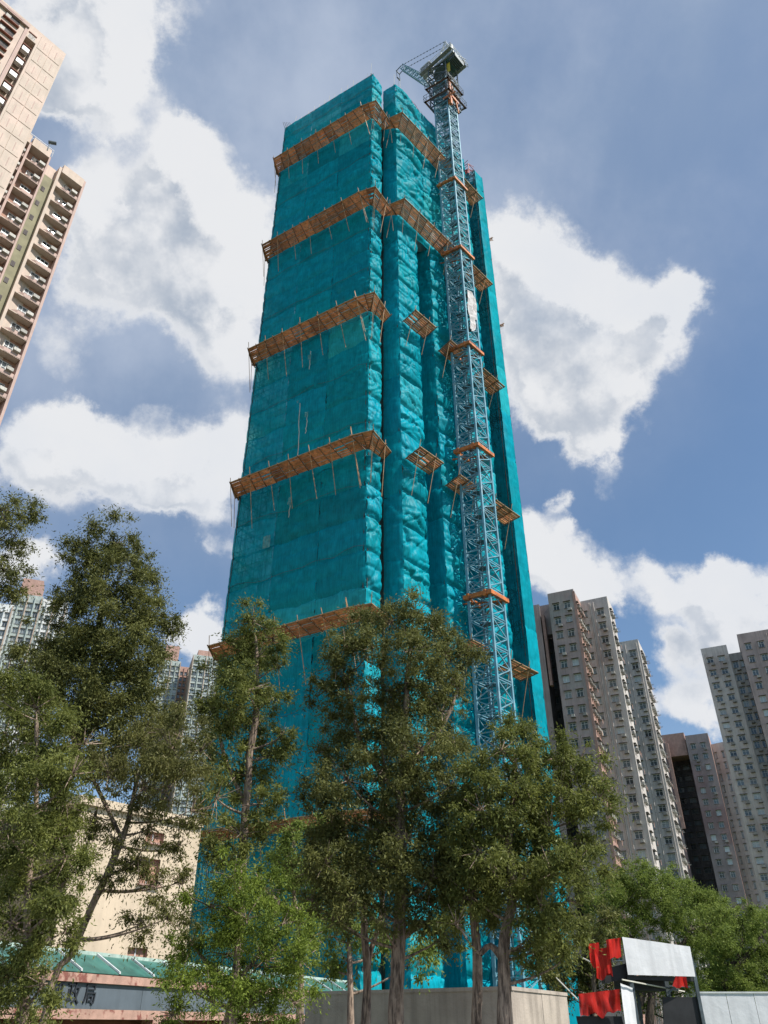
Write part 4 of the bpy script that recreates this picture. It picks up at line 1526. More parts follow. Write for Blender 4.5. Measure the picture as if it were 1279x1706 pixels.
def balcony_bay(p, width, top, nf, chamfer=.9, fh=2.75, dirn=EA, nn=NA):
    """stack of recessed balconies: slabs with pink parapets, a window deep inside, an air conditioner on the ledge"""
    sl = MB()
    d = dirn
    # L-shaped parapet slab with a chamfered left corner
    dp = .95
    Z = Vector((0, 0, 1))
    sl.box(nn * -dp, d * width, nn * dp, Z * .14, 0)
    sl.box(d * chamfer + nn * -.1, d * (width - chamfer), nn * .1, Z * .62, 1)
    a = nn * -.85
    b = d * chamfer + nn * -.1
    sl.quad(a, b, b + Z * .62, a + Z * .62, 1)
    sl.quad(a + nn * .1, b + nn * .1, b + nn * .1 + Z * .62, a + nn * .1 + Z * .62, 1)
    sl.box(d * (width - .1) + nn * -dp, d * .1, nn * dp, Z * .62, 1)
    me = sl.mesh('balcony', [M['beige_tower'], M['pink_tower']])
    bw = MB()
    bw.quad(nn * -dp, d * width + nn * -dp, d * width + nn * -dp + Z * fh, nn * -dp + Z * fh, 0)
    bw.quad(nn * -dp, nn * -dp * .0 + nn * -.5, nn * -.5 + Z * fh, nn * -dp + Z * fh, 0)
    meb = bw.mesh('back_wall', [M['balcony_wall']])
    fm = MB()
    fm.box(d * (width * .36) + nn * (-dp + .02) + Z * .72, d * (width * .5), nn * .06, Z * 1.5, 0)
    for k in range(4):
        fm.box(d * (width * (.36 + .5 * k / 3) - .04) + nn * (-dp + .08) + Z * .72, d * .07, nn * .05, Z * 1.5, 1)
    for zz in (.72, 1.5, 2.16):
        fm.box(d * (width * .36) + nn * (-dp + .082) + Z * zz, d * (width * .5), nn * .045, Z * .06, 1)
    mew = fm.mesh('window', [M['glass'], M['frame']])
    acm = MB()
    acm.box(d * (width * .62) + nn * .0 + Z * .62, d * .7, nn * .35, Z * .42, 0)
    mea = acm.mesh('air_conditioner', [M['ac']])
    rk = MB()
    for q in range(4):
        rk.tube(d * (width * .3 + q * .14) + nn * .02 + Z * .6, d * (width * .3 + q * .14) + nn * .8 + Z * .5, .02, 3)
    rk.box(d * (width * .3) + nn * .4 + Z * -.1, d * .35, nn * .03, Z * .6, 0)
    mer = rk.mesh('drying_rack', [M['hood']])
    for k in range(nf):
        z = top - .9 - fh * (k + 1)
        bo_ = place('balcony', me, lt, loc=(p.x, p.y, z))
        place('back_wall', meb, lt, loc=(p.x, p.y, z))
        place('window', mew, lt, loc=(p.x, p.y, z))
        if rnd.random() < .8:
            place('air_conditioner', mea, lt, loc=(p.x, p.y, z))
        if rnd.random() < .35:
            place('drying_rack', mer, lt, loc=(p.x, p.y, z))
    cap = MB()
    cap.box(V2(p - nn * dp, top - .9), d * width, nn * (dp + .15), (0, 0, 1.5))
    cap.build('parapet', M['beige_tower'], lt)


pB = Vector((-44.5, 51.8, 0))
balcony_bay(pB + EA * .3, 2.2, TBz, 26)
balcony_bay(pB + EA * 2.75, 2.3, TBz, 26)
sep = MB()
sep.box(V2(pB + EA * 2.5 - NA * 1.3, 15), EA * .25, NA * 1.35, (0, 0, TBz - 15.5))
sep.box(V2(pB + EA * 5.05 - NA * 1.3, 15), EA * .2, NA * 1.35, (0, 0, TBz - 15.5))
sep.build('party_wall', M['pink_tower'], lt)
gs = MB()
gp = pB + EA * 5.25 - NA * .9
gs.box(V2(gp, 0), EA * 1.35, NA * .2, (0, 0, TBz - 3))
gs.build('green_strip', M['olive'], lt)
for k in range(26):
    mk = MB()
    mk.box(V2(gp + EA * .35 + NA * .2, TBz - 6 - 2.75 * k), EA * .45, NA * .05, (0, 0, .8))
    mk.build('small_window', M['recess'], lt)
pm = MB()
pm.box(V2(gp + EA * 1.35, 0), EA * .3, NA * .75, (0, 0, TBz - .6))
pm.build('pier', M['beige_tower'], lt)
pC = gp + EA * 1.75 + NA * .55
balcony_bay(pC, 2.8, TBz - .3, 26)
ed = MB()
ed.box(V2(pC + EA * 2.8 - NA * 1.3, 0), EA * .28, NA * 1.32, (0, 0, TBz + .3))
ed.build('corner_pier', M['pink_tower'], lt)
bodyb = MB()
prism(bodyb, [pB - NA * 1.3, pB + EA * 5.2 - NA * 1.3, gp - NA * .0, gp + EA * 1.4, pC + EA * 3.05 - NA * 1.31, pC + EA * 3.05 - NA * 10, pB - NA * 10], 0, TBz - .8)
bodyb.build('wall', M['beige_tower'], lt)
ph_ = MB()
ph_.box(V2(pB + EA * 2.4 - NA * 1.8, TBz - .79), EA * 3.0, -NA * 3, (0, 0, 2.6))
ph_.box(V2(pC + EA * .2 - NA * 2.5, TBz - .79), EA * 2.0, -NA * 3, (0, 0, 1.8))
ph_.build('roof_house', M['pink_tower'], lt)
rr_ = MB()
for k in range(9):
    q = pB + EA * (.6 + .6 * k) - NA * .6
    rr_.tube(V2(q, TBz + .5), V2(q, TBz + 1.8), .03, 4)
for z in (1.2, 1.8):
    rr_.tube(V2(pB + EA * .6 - NA * .6, TBz + z), V2(pB + EA * 5.4 - NA * .6, TBz + z), .03, 4)
rr_.build('roof_railing', M['steel_white'], lt)
wt3 = MB()
q = V2(pB + EA * 4.3 + NA * .1, TBz + 1.6)
wt3.tube(q, q + Vector((.8, .35, .25)), .22, 12)
wt3.tube(q + Vector((.2, .1, -1.6)), q + Vector((.2, .1, .1)), .06, 6)
tag(wt3.build('roof_lamp', M['steel_dark'], lt), 'dark floodlight on the roof edge')

# ------------------------------------------------------------------ cream building behind the left hand trees
cb_ = thing('cream_building', 'sunlit cream rendered building behind the leaning tree at lower left', 'building', (-15, 50, 0))
s0 = Vector((-17.4, 46.6, 0))
CT = 10.6 + EYE
WC = 8.6
rows_c = [(3.9, 5.3), (8.6, 10.0), (10.9, 11.5)]
mb = MB()
grid_wall(mb, s0, ER, nRs, WC, 0, CT, [(4.6, 5.9)], rows_c, .35, 0, 1)
mb.build('wall', [M['cream'], M['rose_trim']], cb_)
for za, zb in rows_c:
    wb = MB()
    q = s0 + ER * 4.6 - nRs * .33
    wb.box(V2(q, za), ER * 1.3, nRs * .06, (0, 0, zb - za), 0)
    wb.box(V2(q + ER * .62 + nRs * .06, za), ER * .07, nRs * .04, (0, 0, zb - za), 1)
    wb.box(V2(q - ER * .1 + nRs * .335, za - .12), ER * 1.5, nRs * .25, (0, 0, .1), 2)
    wb.build('window', [M['balcony_wall'], M['frame'], M['rose_trim']], cb_)
LE = s0 + EL * 9
mb = MB()
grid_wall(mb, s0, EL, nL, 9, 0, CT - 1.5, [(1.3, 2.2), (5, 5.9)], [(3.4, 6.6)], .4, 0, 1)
tag(mb.build('wall', [M['cream_shaded'], M['rose_trim']], cb_), 'cream wall in painted shade, with tall slot openings')
for u in (1.3, 5.0):
    wb = MB()
    wb.box(V2(s0 + EL * u - nL * .38, 3.4), EL * .9, nL * .06, (0, 0, 3.2), 0)
    wb.box(V2(s0 + EL * (u + .42) - nL * .3, 3.4), EL * .06, nL * .04, (0, 0, 3.2), 1)
    wb.build('window', [M['glass'], M['frame']], cb_)
bk = s0 + ER * WC
plain_walls(cb_, [bk, bk + EL * 9, LE], CT, M['cream_shaded'])
roof_slab(cb_, [s0 + nRs * .25 - nL * -.25, bk + nRs * .25, bk + EL * 9, LE], CT + .002, M['cream'], .45)
# ------------------------------------------------------------------ post office canopy
po = thing('post_office_front', 'low building front with grey fascia, bronze characters and green glass canopy', 'post office', (-9, 36, 0))
F0 = Vector((-14.3, 21.3, 0)); F1 = Vector((-1.0, 56.5, 0))
FD = (F1 - F0).normalized(); FL = (F1 - F0).length
FN = nrm_out(FD, Vector((1, -1, 0)))
zt_, zb_ = 1.49 + EYE, .45 + EYE
k = 0
u = 0.0
while u < FL - .1:
    wseg = min(2.9, FL - u)
    fm = MB()
    fm.box(V2(F0 + FD * u, zb_), FD * (wseg - .02), -FN * .25, (0, 0, zt_ - zb_ - .28))
    fm.build('fascia_panel', M['fascia'], po)
    u += wseg
bm = MB()
bm.box(V2(F0 + FN * .12, zt_ - .27), FD * FL, -FN * .5, (0, 0, .27))
bm.build('cornice', M['salmon'], po)
bm = MB()
bm.box(V2(F0 + FN * .02, zb_ - .30), FD * FL, -FN * 1.2, (0, 0, .29))
bm.build('lower_beam', M['salmon'], po)
bm = MB()
bm.box(V2(F0 - FN * .9, 0), FD * FL, -FN * .3, (0, 0, zb_ - .3))
bm.build('shop_wall', M['brown_wall'], po)
for k in range(6):
    c = MB()
    c.box(V2(F0 + FD * (1 + k * 7.2) + FN * .01, 0), FD * .55, -FN * .5, (0, 0, zb_ - .305))
    c.build('column', M['salmon'], po)
glz = .62
u = 0.0
k = 0
while u < FL - .2:
    ws = min(2.15, FL - u)
    gm = MB()
    a = V2(F0 + FD * u + FN * .05, zt_ + .03)
    b = V2(F0 + FD * (u + ws - .1) + FN * .05, zt_ + .03)
    back = -FN * 1.15 + Vector((0, 0, glz))
    gm.box(a, b - a, back, Vector((0, 0, .03)))
    gm.build('canopy_pane', M['canopy_glass'], po)
    rb = MB()
    rb.box(a - FD * .08 + Vector((0, 0, .035)), FD * .08, back, Vector((0, 0, .07)))
    rb.build('canopy_rib', M['steel_white'], po)
    u += ws
tp = MB()
tp.box(V2(F0 - FN * 1.12, zt_ + glz + .06), FD * FL, -FN * .12, (0, 0, .12))
tp.build('canopy_ridge', pbr('pale green ridge', (.40, .52, .46), .5), po)
rfm = MB()
rfm.box(V2(F0 - FN * 1.26, zt_ - .1), FD * FL, -FN * 5.5, (0, 0, .5))
rfm.build('flat_roof', M['fascia'], po)
# the characters on the fascia
dF = lambda px, py: (lambda d: ((F0.x * FN.x + F0.y * FN.y) / (d.x * FN.x + d.y * FN.y)))(dpx(px, py))
for chx, px in (('郵', 92), ('政', 121), ('局', 149)):
    cu = bpy.data.curves.new('character', 'FONT')
    cu.body = chx
    cu.size = .68
    cu.extrude = .025
    cu.align_x = 'CENTER'
    cu.align_y = 'CENTER'
    ob = bpy.data.objects.new('tmp', cu)
    col.objects.link(ob)
    dg = bpy.context.evaluated_depsgraph_get()
    me = bpy.data.meshes.new_from_object(ob.evaluated_get(dg))
    bpy.data.objects.remove(ob)
    me.materials.clear()
    me.materials.append(M['letter'])
    t_ = dF(px, 1655)
    pw = Vector((0, 0, EYE)) + dpx(px, 1655) * t_
    rz = math.atan2(FD.y, FD.x)
    place('character', me, po, loc=(pw.x + FN.x * .03, pw.y + FN.y * .03, (zt_ + zb_) / 2 - .12), rot=(R(90), 0, rz))

# ------------------------------------------------------------------ site walls and gate
cw0 = Vector((-2.6, 31.0, 0)); cw1 = Vector((3.72, 26.4, 0)); cw2 = Vector((6.45, 32.0, 0))
HWL = .93 + EYE
mb = MB()
pl_ = thing('concrete_wall', 'beige stained concrete boundary wall turning a corner behind the tree trunks', 'wall', tuple(cw1))
for a, b in ((cw0, cw1), (cw1, cw2)):
    d_ = (b - a).normalized(); L_ = (b - a).length
    n_ = nrm_out(d_, Vector((0, -1, 0)))
    kk = max(1, round(L_ / 3.4))
    for q in range(kk):
        mb = MB()
        mb.box(V2(a + d_ * (L_ * q / kk) + n_ * rnd.uniform(0, .02), 0), d_ * (L_ / kk - .02), -n_ * .25, (0, 0, HWL - .1))
        mb.build('wall_panel', M['wall_conc'], pl_)
    mb = MB()
    mb.box(V2(a + n_ * .04, HWL - .1), d_ * L_, -n_ * .33, (0, 0, .1))
    mb.build('coping', M['wall_conc'], pl_)

# hoarding
GY = 36.0
sg = thing('site_gantry', 'raised white panel on dark posts with black hoarding at the site gate', 'gantry', (11, GY, 0))


def crumpled(parent, name, c00, c10, c11, c01, mat, amp=.06, nu=14, nv=10, seed=0, freq=2.0, jag=0.0):
    """a hanging sheet between four corners"""
    mb = MB()
    n = (c10 - c00).cross(c01 - c00).normalized()
    W = (c10 - c00).length; H = (c01 - c00).length
    for j in range(nv + 1):
        for i in range(nu + 1):
            u, v = i / nu, j / nv
            p = (c00.lerp(c10, u)).lerp(c01.lerp(c11, u), v)
            o = amp * fnoise(u * W * freq * 1.6, v * H * freq * .5, seed) + amp * .6 * fnoise(u * W * freq * 4, v * H * freq, seed + 4)
            p = p + n * o
            if jag and j == 0:
                p.z += jag * fnoise(u * W * 3, seed, 1)
            mb.v.append(tuple(p))
    for j in range(nv):
        for i in range(nu):
            a = j * (nu + 1) + i
            mb.f.append((a, a + 1, a + nu + 2, a + nu + 1)); mb.m.append(0)
    return mb.build(name, mat, parent, smooth=True)


c = [at(1046, 1624, GY), at(1158, 1627, GY + .8), at(1149, 1577, GY + .8), at(1036, 1561, GY)]
crumpled(sg, 'white_panel', *c, M['white_sheet'], .03, 20, 12, 3, .8)
pf = MB()
pf.box(c[0] + Vector((-.02, .12, -.16)), c[1] - c[0], (0, .5, 0), (0, 0, .14))
pf.box(c[3] + Vector((0, .08, -.1)), c[2] - c[3], (0, .12, 0), (0, 0, .1))
pf.box(c[0] + Vector((-.02, .7, -.5)), (c[1] - c[0]) * .6, (0, 1.6, 0), (0, 0, .45))
pf.build('deck_beam', M['black_sheet'], sg)
for px, y_, th in ((1043, GY + .2, .16), (1101, GY + 1.6, .16), (1150, GY + .9, .13), (1052, GY + 2.5, .1)):
    q = at(px, 1600, y_)
    pm = MB()
    top_ = q.z + (.55 if px == 1043 else .1)
    pm.box((q.x, y_, 0), (th, 0, 0), (0, th, 0), (0, 0, top_))
    pm.build('post', M['steel_dark'], sg)
bz = MB()
a = at(1112, 1655, GY + 1); b = at(1142, 1628, GY + 1)
bz.tube(a, b, .05, 4)
bz.tube(at(1056, 1632, GY + 1.2), at(1130, 1650, GY + 1.2), .04, 4)
bz.tube(at(1058, 1640, GY + 2), at(1150, 1644, GY + 2), .04, 4)
bz.build('brace', M['steel_dark'], sg)
c = [at(1106, 1712, GY + 1), at(1172, 1712, GY + 1), at(1157, 1659, GY + 1), at(1104, 1661, GY + 1)]
bp_ = MB(); bp_.box(c[0], c[1] - c[0], (0, .08, 0), c[3] - c[0]); bp_.build('black_hoarding', M['black_sheet'], sg)
c = [at(1042, 1712, GY - .3), at(1062, 1712, GY + .2), at(1055, 1646, GY + .2), at(1033, 1638, GY - .3)]
crumpled(sg, 'white_flap', *c, M['white_sheet'], .05, 8, 14, 5, 1.0)
c = [at(964, 1712, GY - .1), at(1040, 1712, GY - .1), at(1036, 1686, GY - .1), at(960, 1693, GY - .1)]
bp_ = MB(); bp_.box(c[0], c[1] - c[0], (0, .08, 0), c[3] - c[0]); bp_.build('black_hoarding', M['black_sheet'], sg)
bp_ = MB()
a, b = at(1005, 1612, GY + .3), at(1040, 1600, GY + .3)
bp_.box(a + Vector((0, 0, -.55)), b - a + Vector((.3, 0, 0)), (0, .6, 0), (0, 0, .5))
bp_.build('deck_beam', M['black_sheet'], sg)
# red nets
def red_sheet(label, quads, seed):
    t = thing('red_net', label, 'safety net', tuple(at(quads[0][0], quads[0][1], GY - .4)), 'red safety nets at the site gate')
    for qi, (x0, y0, x1, y1, x2, y2, x3, y3) in enumerate(quads):
        yy = GY - .35 - .06 * qi
        crumpled(t, 'net_fold', at(x0, y0, yy), at(x1, y1, yy), at(x2, y2, yy), at(x3, y3, yy), M['red_net'], .17, 22, 14, seed + qi, 1.7, .28)
    return t


red_sheet('bright red net sheets bunched on the gantry deck beside the white panel',
          [(984, 1604, 1000, 1606, 998, 1570, 979, 1573), (994, 1630, 1021, 1628, 1014, 1578, 990, 1582),
           (1012, 1598, 1036, 1594, 1034, 1562, 1009, 1566)], 11)
red_sheet('low red net with vertical folds above the black hoarding', [(967, 1694, 1035, 1686, 1031, 1648, 963, 1656)], 21)
red_sheet('small orange red net hanging under the gantry on the right', [(1120, 1643, 1146, 1646, 1144, 1627, 1126, 1626)], 31)
# white hoarding on the far right
wh = thing('white_hoarding', 'plain white site hoarding at the lower right edge', 'hoarding', (15, GY, 0))
for k in range(4):
    x0 = 1163 + k * 46
    pl2 = at(x0, 1655, GY + 1.0); pr2 = at(x0 + 45.4, 1655, GY + 1.0)
    mb = MB()
    if k == 0:
        b0_ = Vector((pl2.x + .18, pl2.y, 0))
    else:
        b0_ = Vector((pl2.x, pl2.y, 0))
    crumpled(wh, 'hoarding_panel', b0_, Vector((pr2.x, pr2.y, 0)), Vector((pr2.x, pr2.y, pr2.z)), Vector((pl2.x, pl2.y, pl2.z)), M['white_sheet'], .02, 10, 10, 40 + k, .6)
tr2 = MB()
a = at(1163, 1655, GY + 1.0); b = at(1350, 1655, GY + 1.0)
tr2.box(a + Vector((0, -.04, 0)), b - a, (0, .12, 0), (0, 0, .06))
tr2.build('top_rail', M['steel_white'], wh)
# stay ropes at the foot of the crane
ro = MB()
ro.tube(at(870, 1572, 48), at(962, 1665, 35), .03, 5)
tag(ro.build('stay_rope'.replace('stay', 'guy'), M['rope']), 'white rope slanting down from the netting to the red net', 'rope', 'white ropes by the site gate')
ro = MB()
ro.tube(at(955, 1588, 44), at(982, 1602, 35.6), .03, 5)
ro.tube(at(1036, 1632, 35.5), at(1140, 1652, 38), .03, 5)
tag(ro.build('guy_rope', M['rope']), 'short white rope tying the gantry nets back, under the white panel', 'rope', 'white ropes by the site gate')


# ------------------------------------------------------------------ trees
def leaves_mesh(name, cents, rads, dirs, count, L, wratio, mat, seed, droop=.4, tint_c=None):
    """count leaves spread over the little clumps; each leaf a folded rhombus"""
    rg = np.random.default_rng(seed)
    cents = np.array(cents); rads = np.array(rads)
    pr = rads ** 2; pr = pr / pr.sum()
    ci = rg.choice(len(cents), size=count, p=pr)
    dirv = rg.normal(size=(count, 3)); dirv /= np.linalg.norm(dirv, axis=1)[:, None]
    rr = np.minimum(np.abs(rg.normal(size=count)) * .62, 1.7)
    pos = cents[ci] + dirv * (rads[ci] * rr)[:, None] * np.array([1, 1, .8])
    pos[:, 2] -= rads[ci] * rr ** 2 * droop * .35
    ax = rg.normal(size=(count, 3)) * .8 + dirv * .7
    ax[:, 2] -= droop
    ax /= np.linalg.norm(ax, axis=1)[:, None]
    sd = np.cross(ax, rg.normal(size=(count, 3))); sd /= np.linalg.norm(sd, axis=1)[:, None] + 1e-9
    ln = L * rg.uniform(.6, 1.35, count)[:, None]
    wd = ln * wratio
    up = np.cross(ax, sd)
    v = np.empty((count, 4, 3))
    v[:, 0] = pos
    v[:, 1] = pos + ax * ln * .45 + sd * wd * .5 + up * wd * .12
    v[:, 2] = pos + ax * ln
    v[:, 3] = pos + ax * ln * .45 - sd * wd * .5 + up * wd * .12
    me = bpy.data.meshes.new(name)
    me.vertices.add(count * 4)
    me.vertices.foreach_set('co', v.reshape(-1).astype(np.float32))
    me.loops.add(count * 4)
    me.loops.foreach_set('vertex_index', np.arange(count * 4, dtype=np.int32))
    me.polygons.add(count)
    me.polygons.foreach_set('loop_start', np.arange(0, count * 4, 4, dtype=np.int32))
    me.update()
    ct = rg.random(len(cents))
    tv = np.clip(.55 * rg.random(count) + .45 * ct[ci], 0, 1)
    bright = rg.random(count) < .022
    tv = np.where(bright, 1.0, tv * .92)
    at_ = me.attributes.new('tint', 'FLOAT', 'FACE')
    at_.data.foreach_set('value', tv.astype(np.float32))
    me.materials.append(mat)
    me.validate()
    return me


def px_scale(p):
    return (p.y * CC + (p.z - EYE) * SS) / FPX      # metres per photo pixel


LEAFSUM = [0]


def tree(label, y0, trunks, blobs, mat, leaf=.085, dens=1.0, wr=.32, droop=.4, bark='bark', spread=1.3, name='tree', seed=1,
         group=None, tr=.5, sub=1.0, limbs=True, cat='tree', fill=1.0):
    """trunks: [[(px,py,radius_px)...]...] ; blobs: [(px,py,r_px[,dy])]"""
    rs = random.Random(seed)
    tb = trunks[0][0]
    base = at(tb[0], tb[1], y0)
    root = thing(name, label, cat, (base.x, y0, 0), group)
    tpts = []
    for ti, tr_ in enumerate(trunks):
        P3 = []; RR = []
        for (px, py, rp) in tr_:
            q = at(px, py, y0 + (0 if ti == 0 else .15 * ti))
            P3.append(q); RR.append(rp * px_scale(q))
        if ti == 0 or tr_[0][1] > 1600:
            g0_ = P3[0].copy(); dxy = (P3[0] - P3[1])
            f = P3[0].z / max(.5, abs(dxy.z)) if P3[0].z > 0 else 0
            bot = Vector((P3[0].x + dxy.x * min(f, 1.2) * .5, P3[0].y, -.1))
            P3.insert(0, bot); RR.insert(0, RR[0] * 1.25)
        # resample smoothly
        pts, rr = [], []
        for a in range(len(P3) - 1):
            p0 = P3[max(a - 1, 0)]; p1 = P3[a]; p2 = P3[a + 1]; p3 = P3[min(a + 2, len(P3) - 1)]
            m = max(3, int((p2 - p1).length / .22))
            for k in range(m):
                t = k / m
                q = .5 * ((2 * p1) + (p2 - p0) * t + (2 * p0 - 5 * p1 + 4 * p2 - p3) * t * t + (3 * p1 - p0 - 3 * p2 + p3) * t ** 3)
                q = q + Vector((mnoise.noise(q * .9 + Vector((seed, 0, 0))), mnoise.noise(q * .9 + Vector((0, seed, 0))), 0)) * min(.06, RR[a])
                pts.append(q); rr.append(RR[a] * (1 - t) + RR[a + 1] * t)
        pts.append(P3[-1]); rr.append(RR[-1])
        mb = MB()
        mb.path(pts, rr, 20 if max(rr) > .1 else 10, rough=.28, seed=seed)
        mb.build('trunk', M[bark], root, smooth=True)
        tpts += list(zip(pts, rr))
    cents, rads, bl3 = [], [], []
    area = 0
    for b in blobs:
        px, py, rp = b[:3]
        wgt = b[3] if len(b) > 3 else 1.0
        c3 = at(px, py, y0 + rs.uniform(-spread, spread) * .6)
        sc = px_scale(c3)
        rw = rp * sc * 1.18
        bl3.append((c3, rw))
        ns = max(6, int(26 * sub * (rw / .9) ** 1.6))
        for _ in range(min(ns, 150)):
            dv = Vector((rs.gauss(0, 1), rs.gauss(0, 1), rs.gauss(0, 1))).normalized()
            rad = rw * (rs.random() ** .42) * (1.0 if rs.random() < .85 else 1.22)
            c_ = c3 + Vector((dv.x * rad, dv.y * rad * 1.15, dv.z * rad * .95))
            c_.z += .15 * rw * mnoise.noise(c_ * 1.3)
            cents.append(tuple(c_))
            rads.append(rs.uniform(.15, .50) * (.5 + .5 * rw) * fill)
        area += math.pi * rp * rp * wgt
    leaf_px = (leaf / px_scale(bl3[0][0])) ** 2 * wr * .5
    n_leaf = int(area / leaf_px * 3.9 * dens)
    n_leaf = min(n_leaf, 150000)
    LEAFSUM[0] += n_leaf
    me = leaves_mesh('crown', cents, rads, None, n_leaf, leaf, wr, mat, seed, droop)
    place('crown', me, root, kind='stuff')
    # limbs from the trunk to the clumps, then twigs
    tw = MB()
    for (c3, rw) in bl3:
        best = None
        for (q, r_) in tpts:
            if q.z > c3.z - .1 * rw and len(tpts) > 12: 
                continue
            dd = (q - c3).length + abs(q.z - (c3.z - .5 * (c3 - q).length)) * .5
            if best is None or dd < best[0]:
                best = (dd, q, r_)
        if best is None:
            best = (0, tpts[-1][0], tpts[-1][1])
        q, r_ = best[1], best[2]
        if limbs:
            mb = MB()
            L = (c3 - q).length
            mid = q.lerp(c3, .5) + Vector((rs.uniform(-.15, .15), rs.uniform(-.15, .15), -.12)) * L
            pts = []
            rr = []
            r0 = min(r_ * .55, .025 + .045 * tr * rw)
            for k in range(10):
                t = k / 9
                w0_ = q.lerp(mid, t).lerp(mid.lerp(c3, t), t)
                w0_ += Vector((mnoise.noise(w0_ * 2), mnoise.noise(w0_ * 2 + Vector((9, 0, 0))), 0)) * .05 * L * t
                pts.append(w0_); rr.append(r0 * (1 - .75 * t))
            mb.path(pts, rr, 7, rough=.1, seed=seed)
            mb.build('limb', M[bark], root, smooth=True)
        for _ in range(10):
            dv = Vector((rs.gauss(0, 1), rs.gauss(0, 1), rs.gauss(.2, 1))).normalized() * rw * rs.uniform(.6, .95)
            s_ = c3 - dv * rs.uniform(0, .3)
            tw.tube(s_, c3 + dv, .012 * (1 + rw * .5), 3, .004, cap=False)
    tw.build('twigs', M[bark], root, kind='stuff')
    return root


TG = 'street trees in front of the netted tower'
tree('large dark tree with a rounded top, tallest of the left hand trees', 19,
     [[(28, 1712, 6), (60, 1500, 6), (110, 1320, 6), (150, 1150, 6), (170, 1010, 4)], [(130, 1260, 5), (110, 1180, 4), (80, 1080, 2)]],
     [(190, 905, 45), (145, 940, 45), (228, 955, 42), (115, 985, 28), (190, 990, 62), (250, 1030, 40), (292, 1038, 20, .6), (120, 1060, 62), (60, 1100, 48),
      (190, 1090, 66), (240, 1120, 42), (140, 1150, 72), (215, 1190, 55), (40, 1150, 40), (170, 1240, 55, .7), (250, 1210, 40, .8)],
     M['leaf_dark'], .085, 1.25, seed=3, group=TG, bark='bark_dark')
tree('partly seen dark tree reaching in at the left edge, above the pale tower', 17,
     [[(-60, 1712, 8), (-50, 1300, 7), (-30, 1000, 5), (-10, 900, 3)]],
     [(0, 850, 30), (38, 862, 30), (20, 900, 32), (8, 950, 34), (-20, 880, 40), (30, 985, 18, .6), (-20, 970, 30)],
     M['leaf_dark'], .085, .9, seed=4, group=TG, bark='bark_dark')
tree('bushy yellow green tree filling the left edge in front', 13,
     [[(40, 1712, 7), (45, 1500, 6), (60, 1350, 4), (60, 1200, 3)]],
     [(60, 1180, 45), (20, 1230, 50), (95, 1250, 45), (50, 1310, 60), (110, 1340, 45), (10, 1380, 55), (80, 1400, 50), (45, 1460, 55), (20, 1540, 50), (110, 1430, 40), (100, 1480, 34, .8), (120, 1290, 36), (-10, 1150, 40), (110, 1550, 24, .6),
      (65, 1560, 40), (15, 1620, 45), (70, 1640, 35, .8), (30, 1690, 50), (90, 1500, 25, .6)],
     M['leaf'], .062, 1.1, seed=5, group=TG)
tree('thin leaning tree with drooping sparse leaves in front of the cream building', 15,
     [[(88, 1640, 5.5), (118, 1590, 6), (150, 1510, 6), (185, 1430, 5), (212, 1370, 4), (230, 1290, 3)], [(200, 1395, 3), (160, 1310, 3), (130, 1250, 2)]],
     [(230, 1240, 50), (285, 1220, 48), (180, 1290, 42, .8), (240, 1310, 50, .9), (300, 1290, 48), (140, 1240, 40, .9), (320, 1350, 34, .7),
      (160, 1360, 32, .5), (250, 1380, 34, .5), (295, 1410, 28, .45), (262, 1470, 24, .35), (215, 1445, 20, .3), (235, 1540, 26, .5), (190, 1400, 30, .4), (300, 1470, 34, .6), (280, 1530, 30, .6), (230, 1430, 28, .4), (180, 1460, 22, .3), (285, 1250, 40), (335, 1250, 30)],
     M['leaf_warm'], .062, .8, seed=6, group=TG, droop=1.0)
tree('slender tree with pale flower heads on top, left of the broad crown', 18,
     [[(395, 1712, 6), (400, 1500, 7), (412, 1290, 6), (425, 1200, 5), (425, 1060, 2)], [(405, 1340, 4), (375, 1260, 3), (360, 1180, 2)]],
     [(420, 1035, 34), (455, 1065, 22), (395, 1070, 30), (430, 1095, 42), (370, 1130, 38), (460, 1110, 20, .8), (410, 1150, 45), (450, 1165, 26), (385, 1190, 42), (350, 1180, 34, .8),
      (420, 1220, 40, .8), (470, 1225, 24, .6), (345, 1240, 36, .8), (450, 1260, 35, .6), (395, 1290, 44, .6), (360, 1330, 38, .6), (430, 1340, 40, .7), (400, 1390, 40, .8), (370, 1430, 36, .8)],
     M['leaf'], .08, .95, seed=7, group=TG)
tree('low bushy tree with bright green leaves in front of the canopy', 15,
     [[(385, 1712, 7), (388, 1640, 6), (395, 1560, 4), (400, 1450, 3)], [(386, 1660, 4), (430, 1590, 3), (465, 1500, 2)], [(386, 1670, 4), (340, 1600, 3), (310, 1560, 2)]],
     [(390, 1460, 38, .9), (440, 1480, 38, .9), (350, 1510, 44), (410, 1530, 46), (470, 1540, 42), (320, 1570, 40), (380, 1590, 46), (440, 1600, 46), (500, 1600, 34),
      (300, 1630, 36), (350, 1660, 42), (420, 1670, 45, .8), (490, 1670, 36, .8), (290, 1690, 30), (520, 1560, 18, .6)],
     M['leaf_bright'], .062, .95, seed=8, group=TG)
